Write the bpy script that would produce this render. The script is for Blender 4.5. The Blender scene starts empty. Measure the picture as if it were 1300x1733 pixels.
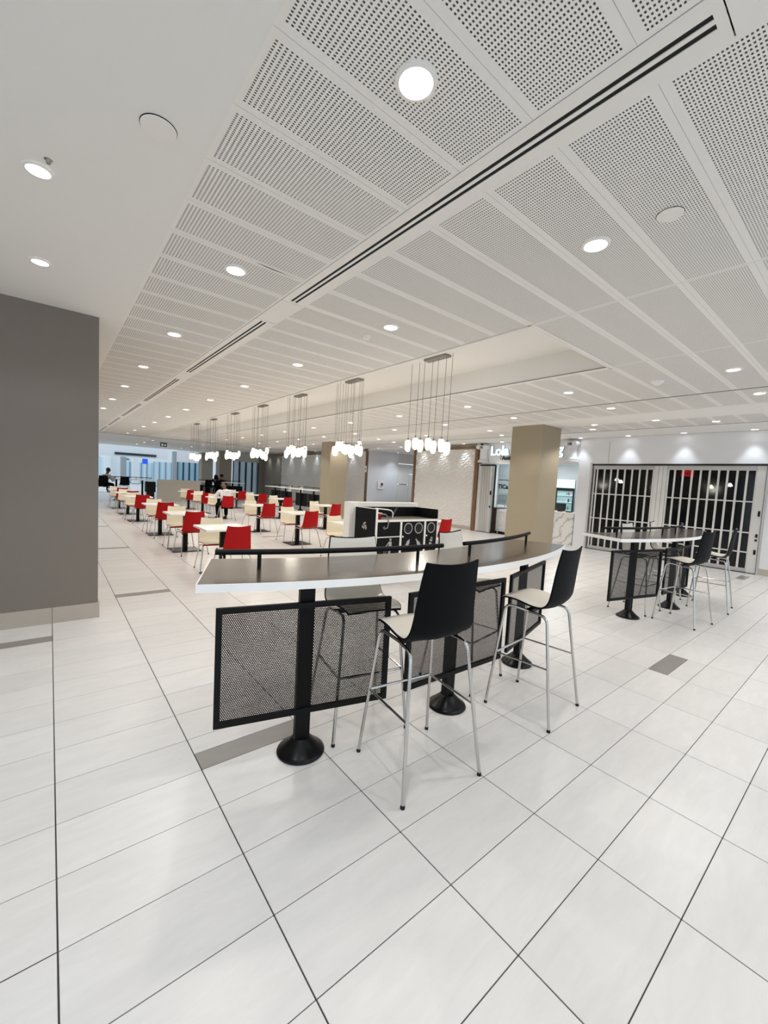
import bpy, math, random
from mathutils import Vector, Matrix
random.seed(7)
S = bpy.context.scene
C = S.collection
PI = math.pi

# ------------------------------------------------------------------ camera
FPX, HC = 695.115, 1.5554
PIT, ROL, YAW = math.radians(-4.09147), math.radians(3.12482), math.radians(39.2656)
fw = Vector((math.sin(YAW)*math.cos(PIT), math.cos(YAW)*math.cos(PIT), math.sin(PIT)))
rt = fw.cross(Vector((0, 0, 1))).normalized()
up = rt.cross(fw)
rt, up = rt*math.cos(ROL)+up*math.sin(ROL), -rt*math.sin(ROL)+up*math.cos(ROL)
cam = bpy.data.cameras.new('camera')
cam.sensor_fit = 'HORIZONTAL'; cam.sensor_width = 36.0; cam.lens = FPX/1300*36.0
cam.clip_start = 0.05; cam.clip_end = 300
camo = bpy.data.objects.new('camera', cam); C.objects.link(camo)
M = Matrix((rt, up, -fw)).transposed().to_4x4(); M.translation = (0, 0, HC)
camo.matrix_world = M
S.camera = camo

# ------------------------------------------------------------------ world, exposure
W = bpy.data.worlds.new('world'); S.world = W; W.use_nodes = True
WORLD_STRENGTH = 1.15
W.node_tree.nodes['Background'].inputs[0].default_value = (0.76, 0.88, 1.0, 1)
W.node_tree.nodes['Background'].inputs[1].default_value = WORLD_STRENGTH
vs = S.view_settings
vs.view_transform = 'Standard'; vs.look = 'None'; vs.gamma = 1.0; vs.use_curve_mapping = False
vs.exposure = 0.08
LAMP_W = 18.5          # each recessed downlight
CLUSTER_W = 16.0       # each pendant cluster
S.cycles.max_bounces = 8; S.cycles.diffuse_bounces = 5; S.cycles.glossy_bounces = 4
S.cycles.transmission_bounces = 6; S.cycles.transparent_max_bounces = 12
S.cycles.caustics_reflective = False; S.cycles.caustics_refractive = False
S.cycles.sample_clamp_indirect = 6.0

# ------------------------------------------------------------------ materials
def lin(c):
    return tuple(((v/255)/12.92 if v/255 <= 0.04045 else ((v/255+0.055)/1.055)**2.4) for v in c)
MATS = {}
def mat(name, rgb, rough=0.5, metal=0.0, spec=0.5, emit=0.0, ecol=None, noise=0.0, nscale=20.0, bump=0.0, bscale=80.0, alpha=1.0, trans=0.0, coat=0.0, sample=True):
    m = bpy.data.materials.new(name); m.use_nodes = True
    nt = m.node_tree; b = nt.nodes['Principled BSDF']
    col = lin(rgb)+(1,)
    b.inputs['Base Color'].default_value = col
    b.inputs['Roughness'].default_value = rough
    b.inputs['Metallic'].default_value = metal
    b.inputs['Specular IOR Level'].default_value = spec
    b.inputs['Alpha'].default_value = alpha
    b.inputs['Transmission Weight'].default_value = trans
    b.inputs['Coat Weight'].default_value = coat
    if emit:
        b.inputs['Emission Color'].default_value = (lin(ecol) if ecol else lin(rgb))+(1,)
        b.inputs['Emission Strength'].default_value = emit
    tc = nt.nodes.new('ShaderNodeTexCoord')
    n = nt.nodes.new('ShaderNodeTexNoise'); n.inputs['Scale'].default_value = nscale; n.inputs['Detail'].default_value = 3
    nt.links.new(tc.outputs['Object'], n.inputs['Vector'])
    if noise:
        mx = nt.nodes.new('ShaderNodeMix'); mx.data_type = 'RGBA'
        mx.inputs['A'].default_value = tuple(v*(1-noise) for v in col[:3])+(1,)
        mx.inputs['B'].default_value = tuple(min(1, v*(1+noise)) for v in col[:3])+(1,)
        nt.links.new(n.outputs['Fac'], mx.inputs['Factor'])
        nt.links.new(mx.outputs['Result'], b.inputs['Base Color'])
    if bump:
        n2 = nt.nodes.new('ShaderNodeTexNoise'); n2.inputs['Scale'].default_value = bscale
        nt.links.new(tc.outputs['Object'], n2.inputs['Vector'])
        bp = nt.nodes.new('ShaderNodeBump'); bp.inputs['Strength'].default_value = bump; bp.inputs['Distance'].default_value = 0.002
        nt.links.new(n2.outputs['Fac'], bp.inputs['Height']); nt.links.new(bp.outputs['Normal'], b.inputs['Normal'])
    if not sample:
        m.cycles.emission_sampling = 'NONE'
    MATS[name] = m
    return m

def tile_material(name, rgb, amp):
    m = bpy.data.materials.new(name); m.use_nodes = True; nt = m.node_tree; b = nt.nodes['Principled BSDF']
    L = nt.links.new
    tc = nt.nodes.new('ShaderNodeTexCoord'); oi = nt.nodes.new('ShaderNodeObjectInfo'); geo = nt.nodes.new('ShaderNodeNewGeometry')
    add = nt.nodes.new('ShaderNodeVectorMath'); add.operation = 'MULTIPLY_ADD'
    comb = nt.nodes.new('ShaderNodeCombineXYZ')
    for i in range(3): L(oi.outputs['Random'], comb.inputs[i])
    add.inputs[1].default_value = (37.0, 53.0, 11.0)
    L(comb.outputs[0], add.inputs[0]); L(tc.outputs['Object'], add.inputs[2])
    mp = nt.nodes.new('ShaderNodeMapping'); mp.inputs['Scale'].default_value = (2.2, 9.0, 1.0); mp.inputs['Rotation'].default_value = (0, 0, 0.12)
    L(add.outputs[0], mp.inputs['Vector'])
    n = nt.nodes.new('ShaderNodeTexNoise'); n.inputs['Scale'].default_value = 2.0; n.inputs['Detail'].default_value = 5; n.inputs['Roughness'].default_value = 0.6
    n.inputs['Distortion'].default_value = 0.6
    L(mp.outputs[0], n.inputs['Vector'])
    cr = nt.nodes.new('ShaderNodeValToRGB')
    c = lin(rgb)
    cr.color_ramp.elements[0].position = 0.3; cr.color_ramp.elements[0].color = tuple(v*(1-amp) for v in c)+(1,)
    cr.color_ramp.elements[1].position = 0.7; cr.color_ramp.elements[1].color = tuple(min(1, v*(1+amp*0.6)) for v in c)+(1,)
    L(n.outputs['Fac'], cr.inputs['Fac'])
    hv = nt.nodes.new('ShaderNodeHueSaturation')
    mr = nt.nodes.new('ShaderNodeMapRange'); mr.inputs['To Min'].default_value = 0.97; mr.inputs['To Max'].default_value = 1.03
    L(oi.outputs['Random'], mr.inputs['Value']); L(mr.outputs[0], hv.inputs['Value']); L(cr.outputs['Color'], hv.inputs['Color'])
    L(hv.outputs['Color'], b.inputs['Base Color'])
    b.inputs['Roughness'].default_value = 0.3; b.inputs['Specular IOR Level'].default_value = 0.32
    MATS[name] = m; return m

def wood_material(name, dark, light, rough, scale=(1.2, 22, 22), coat=0.0):
    m = bpy.data.materials.new(name); m.use_nodes = True; nt = m.node_tree; b = nt.nodes['Principled BSDF']
    L = nt.links.new
    tc = nt.nodes.new('ShaderNodeTexCoord')
    mp = nt.nodes.new('ShaderNodeMapping'); mp.inputs['Scale'].default_value = scale
    L(tc.outputs['Object'], mp.inputs['Vector'])
    n = nt.nodes.new('ShaderNodeTexNoise'); n.inputs['Scale'].default_value = 3.0; n.inputs['Detail'].default_value = 6; n.inputs['Distortion'].default_value = 0.4
    L(mp.outputs[0], n.inputs['Vector'])
    cr = nt.nodes.new('ShaderNodeValToRGB')
    cr.color_ramp.elements[0].position = 0.3; cr.color_ramp.elements[0].color = lin(dark)+(1,)
    cr.color_ramp.elements[1].position = 0.72; cr.color_ramp.elements[1].color = lin(light)+(1,)
    L(n.outputs['Fac'], cr.inputs['Fac']); L(cr.outputs['Color'], b.inputs['Base Color'])
    b.inputs['Roughness'].default_value = rough; b.inputs['Coat Weight'].default_value = coat
    b.inputs['Coat Roughness'].default_value = 0.12
    MATS[name] = m; return m

def marble_material(name, base, vein):
    m = bpy.data.materials.new(name); m.use_nodes = True; nt = m.node_tree; b = nt.nodes['Principled BSDF']
    L = nt.links.new
    tc = nt.nodes.new('ShaderNodeTexCoord')
    w = nt.nodes.new('ShaderNodeTexWave'); w.inputs['Scale'].default_value = 1.6; w.inputs['Distortion'].default_value = 9; w.inputs['Detail'].default_value = 4; w.inputs['Detail Scale'].default_value = 1.5
    w.bands_direction = 'DIAGONAL'
    L(tc.outputs['Object'], w.inputs['Vector'])
    cr = nt.nodes.new('ShaderNodeValToRGB')
    cr.color_ramp.elements[0].position = 0.0; cr.color_ramp.elements[0].color = lin(vein)+(1,)
    cr.color_ramp.elements[1].position = 0.25; cr.color_ramp.elements[1].color = lin(base)+(1,)
    L(w.outputs['Fac'], cr.inputs['Fac']); L(cr.outputs['Color'], b.inputs['Base Color'])
    b.inputs['Roughness'].default_value = 0.25
    MATS[name] = m; return m

tile_material('tile', (224, 220, 216), 0.05)
tile_material('tile_accent', (150, 145, 139), 0.06)
mat('grout', (74, 70, 66), 0.9)
mat('ceiling_white', (238, 235, 230), 0.85, noise=0.01)
mat('panel_white', (241, 238, 233), 0.7)
mat('fleece', (164, 159, 152), 0.95)
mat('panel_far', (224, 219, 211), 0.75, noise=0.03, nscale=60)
mat('plenum', (70, 66, 62), 0.95)
mat('groove_dark', (105, 100, 94), 0.9)
mat('slot_black', (12, 12, 12), 0.7)
mat('white_metal', (240, 236, 230), 0.45)
mat('wall_taupe', (128, 119, 110), 0.8, noise=0.02, bump=0.15, bscale=160)
mat('base_tile', (182, 171, 159), 0.35, noise=0.03)
mat('pillar_tan', (158, 146, 124), 0.75, noise=0.02, bump=0.15, bscale=150)
mat('wall_white', (226, 225, 226), 0.7, noise=0.01)
mat('wall_relief', (224, 220, 214), 0.6)
mat('partition_cream', (206, 198, 186), 0.8, noise=0.02)
mat('wall_grey', (150, 142, 130), 0.75, noise=0.02)
wood_material('trim_wood', (92, 66, 42), (140, 104, 68), 0.5, (20, 20, 1.2))
wood_material('table_wood', (52, 45, 39), (94, 82, 71), 0.24, (1.1, 16, 16), coat=0.5)
mat('edge_white', (246, 244, 242), 0.4)
mat('black_metal', (9, 9, 10), 0.5, spec=0.2, bump=0.1, bscale=300)
mat('black_gloss', (9, 9, 10), 0.28, spec=0.22)
mat('screen_black', (12, 11, 11), 0.6, spec=0.2)
mat('chrome', (200, 198, 194), 0.16, metal=1.0)
mat('shell_black', (9, 11, 14), 0.55, spec=0.08, bump=0.1, bscale=400)
mat('liner_white', (232, 226, 214), 0.18)
mat('rubber', (15, 15, 15), 0.8)
mat('shell_red', (170, 6, 8), 0.45, spec=0.2)
mat('liner_cream', (236, 226, 202), 0.3)
mat('laminate_white', (244, 240, 232), 0.3)
mat('lens', (255, 252, 245), 0.5, emit=9.0, ecol=(255, 250, 240), sample=False)
mat('lens_cool', (250, 253, 255), 0.5, emit=9.0, ecol=(244, 250, 255), sample=False)
mat('bulb', (190, 184, 168), 0.3, emit=1.0, ecol=(255, 250, 234), sample=False)
mat('cable', (120, 112, 100), 0.5)
mat('steel', (150, 146, 140), 0.3, metal=1.0)
mat('bin_black', (9, 10, 12), 0.45, spec=0.2)
mat('icon_dim', (80, 80, 80), 0.6)
mat('bin_white', (238, 234, 226), 0.4)
mat('counter_grey', (104, 98, 90), 0.4, noise=0.12, nscale=120)
mat('icon_grey', (176, 172, 166), 0.5)
mat('icon_white', (235, 232, 226), 0.5)
mat('alu', (196, 194, 192), 0.38, metal=0.55)
mat('alu_light', (214, 212, 208), 0.45, metal=0.2)
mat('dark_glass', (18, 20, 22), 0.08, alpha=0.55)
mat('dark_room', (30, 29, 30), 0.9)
mat('red_sign', (230, 20, 30), 0.4, emit=1.6, ecol=(235, 20, 32), sample=False)
mat('small_lamp', (255, 250, 240), 0.4, emit=6, sample=False)
mat('sign_white', (240, 250, 252), 0.4, emit=0.95, ecol=(232, 250, 255), sample=False)
mat('sign_side', (70, 132, 140), 0.4, emit=0.06, ecol=(110, 190, 200), sample=False)
mat('sign_black', (26, 28, 28), 0.5)
mat('sign_olive', (128, 124, 60), 0.5)
mat('shop_white', (238, 240, 240), 0.6)
mat('cool_glass', (205, 226, 232), 0.1, alpha=0.55)
marble_material('marble', (228, 225, 221), (186, 181, 176))
mat('fridge_black', (16, 24, 26), 0.3)
mat('fridge_light', (205, 240, 240), 0.4, emit=0.3, ecol=(215, 246, 244), sample=False)
mat('fridge_inside', (150, 178, 180), 0.5, emit=0.12, ecol=(200, 235, 235), sample=False)
mat('drink_red', (190, 60, 90), 0.4); mat('drink_green', (70, 140, 90), 0.4); mat('drink_white', (225, 225, 220), 0.4); mat('drink_dark', (50, 40, 50), 0.4)
wood_material('brown_wood', (62, 44, 36), (120, 88, 74), 0.5, (22, 22, 1.5))
mat('skin_dark', (92, 58, 44), 0.6); mat('skin_mid', (150, 108, 84), 0.6); mat('hair', (18, 15, 14), 0.7)
mat('cloth_white', (222, 220, 222), 0.8, noise=0.03); mat('cloth_black', (9, 9, 11), 0.9, spec=0.1); mat('cloth_grey', (168, 166, 164), 0.85, noise=0.05)
mat('sole_brown', (52, 34, 26), 0.6)
mat('far_white', (232, 236, 238), 0.7); mat('far_grey', (150, 158, 162), 0.7)
mat('glass_blue', (150, 190, 210), 0.12, spec=0.8, alpha=0.55); mat('mullion_dark', (36, 52, 66), 0.4)
mat('glass_pale', (196, 222, 234), 0.15); mat('mullion_grey', (128, 150, 162), 0.4)
mat('sign_blue', (30, 90, 214), 0.4, emit=0.5, ecol=(20, 80, 220), sample=False)
mat('exit_black', (14, 26, 22), 0.4); mat('exit_white', (220, 240, 230), 0.4, emit=0.6, sample=False)
mat('poster', (238, 236, 236), 0.5); mat('poster_brown', (104, 62, 52), 0.5); mat('poster_pink', (214, 178, 168), 0.5)

# ------------------------------------------------------------------ mesh helpers
class MB:
    def __init__(s): s.v = []; s.f = []
    def add(s, vs_, fs):
        o = len(s.v); s.v += [tuple(p) for p in vs_]; s.f += [tuple(o+i for i in f) for f in fs]; return s
    def box(s, x0, x1, y0, y1, z0, z1):
        v = [(x, y, z) for z in (z0, z1) for y in (y0, y1) for x in (x0, x1)]
        return s.add(v, [(0, 2, 3, 1), (4, 5, 7, 6), (0, 1, 5, 4), (2, 6, 7, 3), (0, 4, 6, 2), (1, 3, 7, 5)])
    def cbox(s, x0, x1, y0, y1, z0, z1, c):
        """box with chamfered vertical and top edges"""
        ring = lambda i, z: [(x0+i+c, y0+i, z), (x1-i-c, y0+i, z), (x1-i, y0+i+c, z), (x1-i, y1-i-c, z), (x1-i-c, y1-i, z), (x0+i+c, y1-i, z), (x0+i, y1-i-c, z), (x0+i, y0+i+c, z)]
        rings = [ring(0, z0), ring(0, z1-c), ring(c*0.7, z1)]
        v = sum(rings, []); f = [tuple(range(7, -1, -1)), tuple(range(16, 24))]
        for k in range(2):
            for i in range(8):
                j = (i+1) % 8; f.append((k*8+i, k*8+j, k*8+8+j, k*8+8+i))
        return s.add(v, f)
    def prism(s, poly, z0, z1):
        n = len(poly); v = [(x, y, z0) for x, y in poly]+[(x, y, z1) for x, y in poly]
        f = [tuple(range(n-1, -1, -1)), tuple(range(n, 2*n))]+[(i, (i+1) % n, n+(i+1) % n, n+i) for i in range(n)]
        return s.add(v, f)
    def lathe(s, prof, n=24, c=(0, 0), cap=True):
        v = []; f = []
        for r, z in prof:
            for i in range(n):
                a = 2*PI*i/n; v.append((c[0]+r*math.cos(a), c[1]+r*math.sin(a), z))
        for k in range(len(prof)-1):
            for i in range(n):
                j = (i+1) % n; f.append((k*n+i, k*n+j, (k+1)*n+j, (k+1)*n+i))
        if cap:
            f.append(tuple(range(n-1, -1, -1))); m = (len(prof)-1)*n; f.append(tuple(range(m, m+n)))
        return s.add(v, f)
    def tube(s, pts, r, n=10, cap=True):
        P = [Vector(p) for p in pts]; v = []; f = []
        prev = None
        for k, p in enumerate(P):
            t = (P[min(k+1, len(P)-1)]-P[max(k-1, 0)]).normalized()
            if prev is None:
                a = Vector((0, 0, 1)) if abs(t.z) < 0.9 else Vector((1, 0, 0))
                u = t.cross(a).normalized()
            else:
                u = (prev-t*prev.dot(t)).normalized()
            prev = u; w = t.cross(u); rr = r[k] if isinstance(r, (list, tuple)) else r
            for i in range(n):
                a = 2*PI*i/n; v.append(p+(u*math.cos(a)+w*math.sin(a))*rr)
        for k in range(len(P)-1):
            for i in range(n):
                j = (i+1) % n; f.append((k*n+i, k*n+j, (k+1)*n+j, (k+1)*n+i))
        if cap:
            f.append(tuple(range(n-1, -1, -1))); m = (len(P)-1)*n; f.append(tuple(range(m, m+n)))
        return s.add(v, f)
    def halfx(s, m):
        s.v = [(min(x, m), y, z) for x, y, z in s.v]; return s
    def xform(s, mtx):
        s.v = [tuple(mtx @ Vector(p)) for p in s.v]; return s
    def mesh(s, name, m, smooth=False):
        me = bpy.data.meshes.new(name); me.from_pydata(s.v, [], s.f); me.update()
        if m: me.materials.append(MATS[m])
        if smooth:
            me.polygons.foreach_set('use_smooth', [True]*len(me.polygons))
            try: me.set_sharp_from_angle(angle=math.radians(40))
            except Exception: pass
        return me
    def build(s, name, m, parent=None, smooth=False):
        return link(name, s.mesh(name, m, smooth), parent)

def link(name, data, parent=None):
    o = bpy.data.objects.new(name, data); C.objects.link(o)
    if parent: o.parent = parent
    return o
def tag(o, label, cat, group=None):
    o['label'] = label; o['category'] = cat
    if group: o['group'] = group
    return o
def thing(name, label, cat, loc=(0, 0, 0), rz=0.0, group=None):
    o = link(name, None); o.location = loc; o.rotation_euler = (0, 0, rz); o.empty_display_size = 0.1
    return tag(o, label, cat, group)
def struct(o): o['kind'] = 'structure'; return o
def dup(root, loc, rz, label, group=None):
    r = root.copy(); C.objects.link(r); r.location = loc; r.rotation_euler = (0, 0, rz); r['label'] = label
    if group: r['group'] = group
    for ch in list(root.children):
        c = ch.copy(); C.objects.link(c); c.parent = r
        for g in list(ch.children):
            d = g.copy(); C.objects.link(d); d.parent = c
    return r
ORD = ['nearest', 'second', 'third', 'fourth', 'fifth', 'sixth', 'seventh', 'eighth', 'ninth', 'tenth', 'eleventh', 'twelfth']
def nth(i): return ORD[i] if i < len(ORD) else '%dth' % (i+1)
def spot(name, loc, w, ang=125, col=(1, 0.965, 0.91), aim=(0, 0, -1), blend=0.35, r=0.05, parent=None):
    l = bpy.data.lights.new(name, 'SPOT'); l.energy = w; l.spot_size = math.radians(ang); l.spot_blend = blend
    l.shadow_soft_size = r; l.color = col
    o = bpy.data.objects.new(name, l); C.objects.link(o); o.location = loc
    o.rotation_euler = Vector(aim).to_track_quat('-Z', 'Y').to_euler()
    if parent: o.parent = parent
    return o
def text_mesh(body, size, extrude, bevel=0.0, offset=0.0):
    cu = bpy.data.curves.new('txt', 'FONT'); cu.body = body; cu.size = size; cu.extrude = extrude
    cu.bevel_depth = bevel; cu.offset = offset; cu.align_x = 'LEFT'; cu.resolution_u = 4
    o = bpy.data.objects.new('txt', cu); C.objects.link(o)
    dg = bpy.context.evaluated_depsgraph_get()
    me = bpy.data.meshes.new_from_object(o.evaluated_get(dg))
    bpy.data.objects.remove(o); bpy.data.curves.remove(cu)
    me.materials.clear()
    return me

# ================================================================== FLOOR
ZC = 3.04
X0, Y0, TX, TY = 0.0158, 1.248, 0.6, 0.3
floor = struct(MB().box(-6, 18, -4, 62, -0.12, -0.004).build('floor', 'grout'))
accents = {(1, 3), (1, 15), (1, 27), (1, 39), (-1, 11), (-1, 23), (7, -1), (7, 29), (7, 14), (18, 1), (12, 20)}   # (column, row): grey strip in half a tile
acc_far = {(7, -1), (18, 1)}     # strip on the far half
g, gx = 0.0019, 0.0025
def tile_mesh(w, d, m):
    return MB().cbox(-w/2+gx, w/2-gx, -d/2+g, d/2-g, -0.004, 0.0, 0.0012).mesh('tile', m)
me_tile = tile_mesh(TX, TY, 'tile'); me_half = tile_mesh(TX, TY/2, 'tile'); me_acc = tile_mesh(TX, TY/2, 'tile_accent')
cells = []
for i in range(-8, 20):
    for j in range(-12, 112):
        x, y = X0+(i+.5)*TX, Y0+(j+.5)*TY
        d = Vector((x, y, -HC)); dz = d.dot(fw)
        inv = dz > 0.3 and abs(d.dot(rt)/dz) < 1.08 and abs(d.dot(up)/dz) < 1.4
        cells.append((dz*dz*dz/HC if inv else 1e9+d.length, i, j, x, y))
cells.sort()
field = MB()
n_t = 0
for k, (dd, i, j, x, y) in enumerate(cells):
    ac = (i, j) in accents
    if ac:
        s1 = 1 if (i, j) in acc_far else -1
        o = link('accent_tile', me_acc, floor); o.location = (x, y+s1*TY/4, 0)
        o = link('tile', me_half, floor); o.location = (x, y-s1*TY/4, 0)
        continue
    if n_t < 285 and dd < 1e8:
        o = link('tile', me_tile, floor); o.location = (x, y, 0)
        n_t += 1
    else:
        a, b2 = TX/2-gx, TY/2-g
        field.add([(x-a, y-b2, 0), (x+a, y-b2, 0), (x+a, y+b2, 0), (x-a, y+b2, 0)], [(0, 1, 2, 3)])
o = field.build('tile_field', 'tile', floor); o['kind'] = 'stuff'
# beyond the tiled hall the concourse floor is too far to read its joints
MB().box(-6, 18, Y0+112*TY, 62, -0.004, 0.0).build('concourse_floor', 'tile', floor)

# ================================================================== CEILING
ceil = struct(link('ceiling', None))
BY = 0.66; BP = 0.38
def perforated(w, name):
    """sheet w long (x) by BP wide with real square perforations, edge strip left plain"""
    px_, py_ = 0.0195, 0.0125
    edge_x, edge_y = 0.012, 0.028
    nx = int((w-2*edge_x)/px_); ny = int((BP-2*edge_y)/py_)
    sx = (w-nx*px_)/2; sy = (BP-ny*py_)/2
    xs = [0.001]
    for i in range(nx): xs += [sx+i*px_+px_*0.28, sx+i*px_+px_*0.74]
    xs.append(w-0.001)
    ys = [0.0005]
    for j in range(ny): ys += [sy+j*py_+py_*0.25, sy+j*py_+py_*0.75]
    ys.append(BP-0.0005)
    v = [(x, y, 0) for y in ys for x in xs]; n = len(xs); f = []
    for j in range(len(ys)-1):
        for i in range(n-1):
            if i % 2 == 1 and j % 2 == 1: continue
            a = j*n+i; f.append((a, a+n, a+n+1, a+1))
    mb = MB(); mb.v = v; mb.f = f
    return mb.mesh(name, 'panel_white')
segs = [(0.575, 1.515), (1.705, 3.385), (5.08, 7.075), (7.125, 8.2), (9.1, 10.1)]
pm = [perforated(b-a, 'ceiling_panel') for a, b in segs]
pm2 = perforated(5.08-3.385, 'ceiling_panel')
KMAX = 40
rim = MB()
for k in range(-5, KMAX):
    y = BY+BP*k
    for (a, b), me in zip(segs, pm):
        o = link('ceiling_panel', me, ceil); o.location = (a, y, ZC)
    if y+BP < 2.25:
        o = link('ceiling_panel', pm2, ceil); o.location = (3.385, y, ZC)
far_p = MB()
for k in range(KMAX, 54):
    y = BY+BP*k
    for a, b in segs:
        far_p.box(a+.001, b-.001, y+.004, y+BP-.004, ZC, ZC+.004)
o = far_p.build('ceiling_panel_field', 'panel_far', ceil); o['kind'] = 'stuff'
YA, YB = -1.25, 21.18
MB().box(-6, 0.572, -2.2, 21.3, ZC-0.012, ZC+0.25).build('soffit', 'ceiling_white', ceil)
MB().box(8.2, 9.1, YA, YB, ZC-0.006, ZC+0.1).build('ceiling_band', 'ceiling_white', ceil)
ZW = ZC+.085
MB().box(10.1, 12.2, YA, 28.6, ZW, ZW+0.1).build('ceiling_band', 'ceiling_white', ceil)
MB().box(0.572, 10.1, YA-.02, YB, 3.62, 3.68).build('plenum', 'plenum', ceil)
MB().box(0.572, 10.1, YA-.05, YA, ZC, 3.68).build('plenum_light_stop', 'plenum', ceil)  # unseen closing wall, added to keep sky light out of the plenum
for a, b in segs: MB().box(a-.01, b+.01, YA, YB, ZC+.007, ZC+.012).build('acoustic_fleece', 'fleece', ceil)
MB().box(3.385, 5.08, YA, 2.19, ZC+.007, ZC+.012).build('acoustic_fleece', 'fleece', ceil)
MB().box(7.085, 7.115, YA, YB, ZC+.05, ZC+.08).build('joint_channel', 'plenum', ceil)
MB().box(10.1, 10.14, YA, YB, ZC, 3.68).build('plenum_light_stop', 'plenum', ceil)  # more unseen walls added against light leaks, on the remaining sides
MB().box(0.55, 0.60, YA, YB, ZC+.02, 3.68).build('plenum_light_stop', 'plenum', ceil)
MB().box(0.57, 10.1, YB-.05, YB, ZC+.02, 3.68).build('plenum_light_stop', 'plenum', ceil)
# pendant coffer x 3.385-5.08 from y 2.2
CY0, CY1, CZ = 2.195, 18.9, 3.345
MB().box(3.385, 5.08, CY0, CY1, CZ, CZ+.03).build('coffer_top', 'ceiling_white', ceil)
MB().box(5.08, 5.10, CY0, CY1, ZC-.004, CZ+.03).build('coffer_side', 'ceiling_white', ceil)
MB().box(5.065, 5.125, CY0-.02, CY1, ZC-.008, ZC-.001).build('coffer_lip', 'white_metal', ceil)
MB().box(3.365, 5.125, CY0-.05, CY0+.015, ZC-.008, ZC-.001).build('coffer_lip', 'white_metal', ceil)
MB().box(3.365, 3.385, CY0, CY1, ZC-.012, CZ+.03).build('coffer_side', 'ceiling_white', ceil)
MB().box(3.365, 5.10, CY0-.02, CY0, ZC-.012, CZ+.03).build('coffer_end', 'ceiling_white', ceil)
MB().box(3.365, 5.10, CY1, CY1+.02, ZC-.012, CZ+.03).build('coffer_end', 'ceiling_white', ceil)
MB().box(3.365, 5.10, CY1+.02, YB, ZC, ZC+.01).build('ceiling_band', 'ceiling_white', ceil)
# beyond the panels: shadow groove, plain ceiling, second groove, roof left open to let sky light in
MB().box(-6, 11.95, YB, 21.75, ZC+.05, ZC+.1).build('groove', 'groove_dark', ceil)  # the gap's shadow is put into the dark material, here and below
MB().box(-6, 10.1, 21.75, 31.6, ZC-.012, ZC+.1).build('plain_ceiling', 'ceiling_white', ceil)
MB().box(10.1, 12.3, 28.6, 31.6, ZC-.012, ZC+.1).build('plain_ceiling', 'ceiling_white', ceil)
MB().box(-6, 12.3, 31.6, 32.2, ZC+.02, ZC+.1).build('groove', 'groove_dark', ceil)

# slot diffusers along x = 1.61
def slot_diffuser(y0, y1, label):
    t = thing('slot_diffuser', label, 'air vent', (1.61, (y0+y1)/2, ZC), 0, 'slot diffusers down the ceiling')
    h = (y1-y0)/2
    for x0, x1 in ((-.094, -.032), (-.011, .007), (.028, .094)):
        MB().box(x0, x1, -h, h, -.003, .0005).build('blade' if x0 == -.010 else 'flange', 'white_metal', t)
    for a, b in ((-h, -h+.03), (h-.03, h)):
        MB().box(-.094, .094, a, b, -.0034, .0004).build('end_cap', 'white_metal', t)
    MB().box(-.034, .032, -h, h, .0012, .01).build('duct', 'slot_black', t)
    return t
sl = [(0.445, 3.36), (3.92, 6.80), (7.38, 10.42), (10.9, 14.0), (14.45, 17.5), (17.95, 20.9)]
for i, (a, b) in enumerate(sl):
    slot_diffuser(a, b, 'long white ceiling vent with two black slots, %s along its line from the viewer' % nth(i))
prev = YA
for a, b in sl+[(YB, YB)]:
    if a-prev > 0.05:
        MB().box(1.517, 1.703, prev+.004, a-.004, ZC-.003, ZC+.005).build('filler_plate', 'panel_white', ceil)
    prev = b

# ================================================================== RECESSED LIGHTS
def downlight_proto(lens):
    t = thing('downlight', '', 'ceiling light')
    MB().lathe([(.058, .0), (.058, -.004), (.064, -.012), (.078, -.008), (.080, .0)], 28, cap=False).build('trim_ring', 'white_metal', t, True)
    MB().lathe([(.0005, -.004), (.058, -.004)], 24, cap=False).build('lens', lens, t)
    return t
pw = downlight_proto('lens'); pc = downlight_proto('lens_cool'); first = {0: True, 1: True}
def downlight(x, y, z, label, group, cool=False, watt=LAMP_W, ang=128, blend=0.4):
    p = pc if cool else pw
    if first[cool]:
        first[cool] = False; t = p; t.location = (x, y, z); t['label'] = label; t['group'] = group
    else:
        t = dup(p, (x, y, z), 0, label, group)
    spot('downlight_lamp', (0, 0, -.03), watt, ang, (0.80, 0.90, 1) if cool else (1, 0.972, 0.935), blend=blend, parent=t)
    return t
for i in range(-1, 11):
    y = 1.24+1.905*i
    if i < 0:
        for x in (1.055, 2.53, 4.0, 5.98, 7.46): downlight(x, y, ZC, 'recessed downlight behind the viewer, %s of its row' % nth(int(x/1.6)), 'downlights behind the viewer')
        continue
    if i < 10: downlight(1.055, y, ZC, 'recessed downlight between soffit and slot vent, %s of that row' % nth(i), 'downlights beside the soffit')
    if i < 11: downlight(2.53, y, ZC, 'recessed downlight between slot vent and pendant coffer, %s of that row' % nth(i), 'downlights left of the coffer')
    downlight(5.98, y, ZC, 'recessed downlight right of the pendant coffer, %s of that row' % nth(i), 'downlights right of the coffer')
    downlight(7.46, y, ZC, 'recessed downlight just past the dark ceiling joint, %s of that row' % nth(i), 'downlights past the dark joint')
for i, y in enumerate((1.1, 2.96, 4.11, 6.6, 8.9, 11.2, 13.4, 15.7, 18.0, 20.2)):
    downlight(9.02 if i < 3 else 8.75, y, ZC-.008, 'recessed downlight in the plain band by the pillar, %s of that row' % nth(i), 'downlights in the plain band')
for i, y in enumerate((2.18, 4.44, 6.9, 9.2, 11.5, 13.8)):
    downlight(9.68, y, ZC, 'recessed downlight in the narrow panel strip by the shops, %s of that row' % nth(i), 'downlights in the narrow strip')
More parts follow.
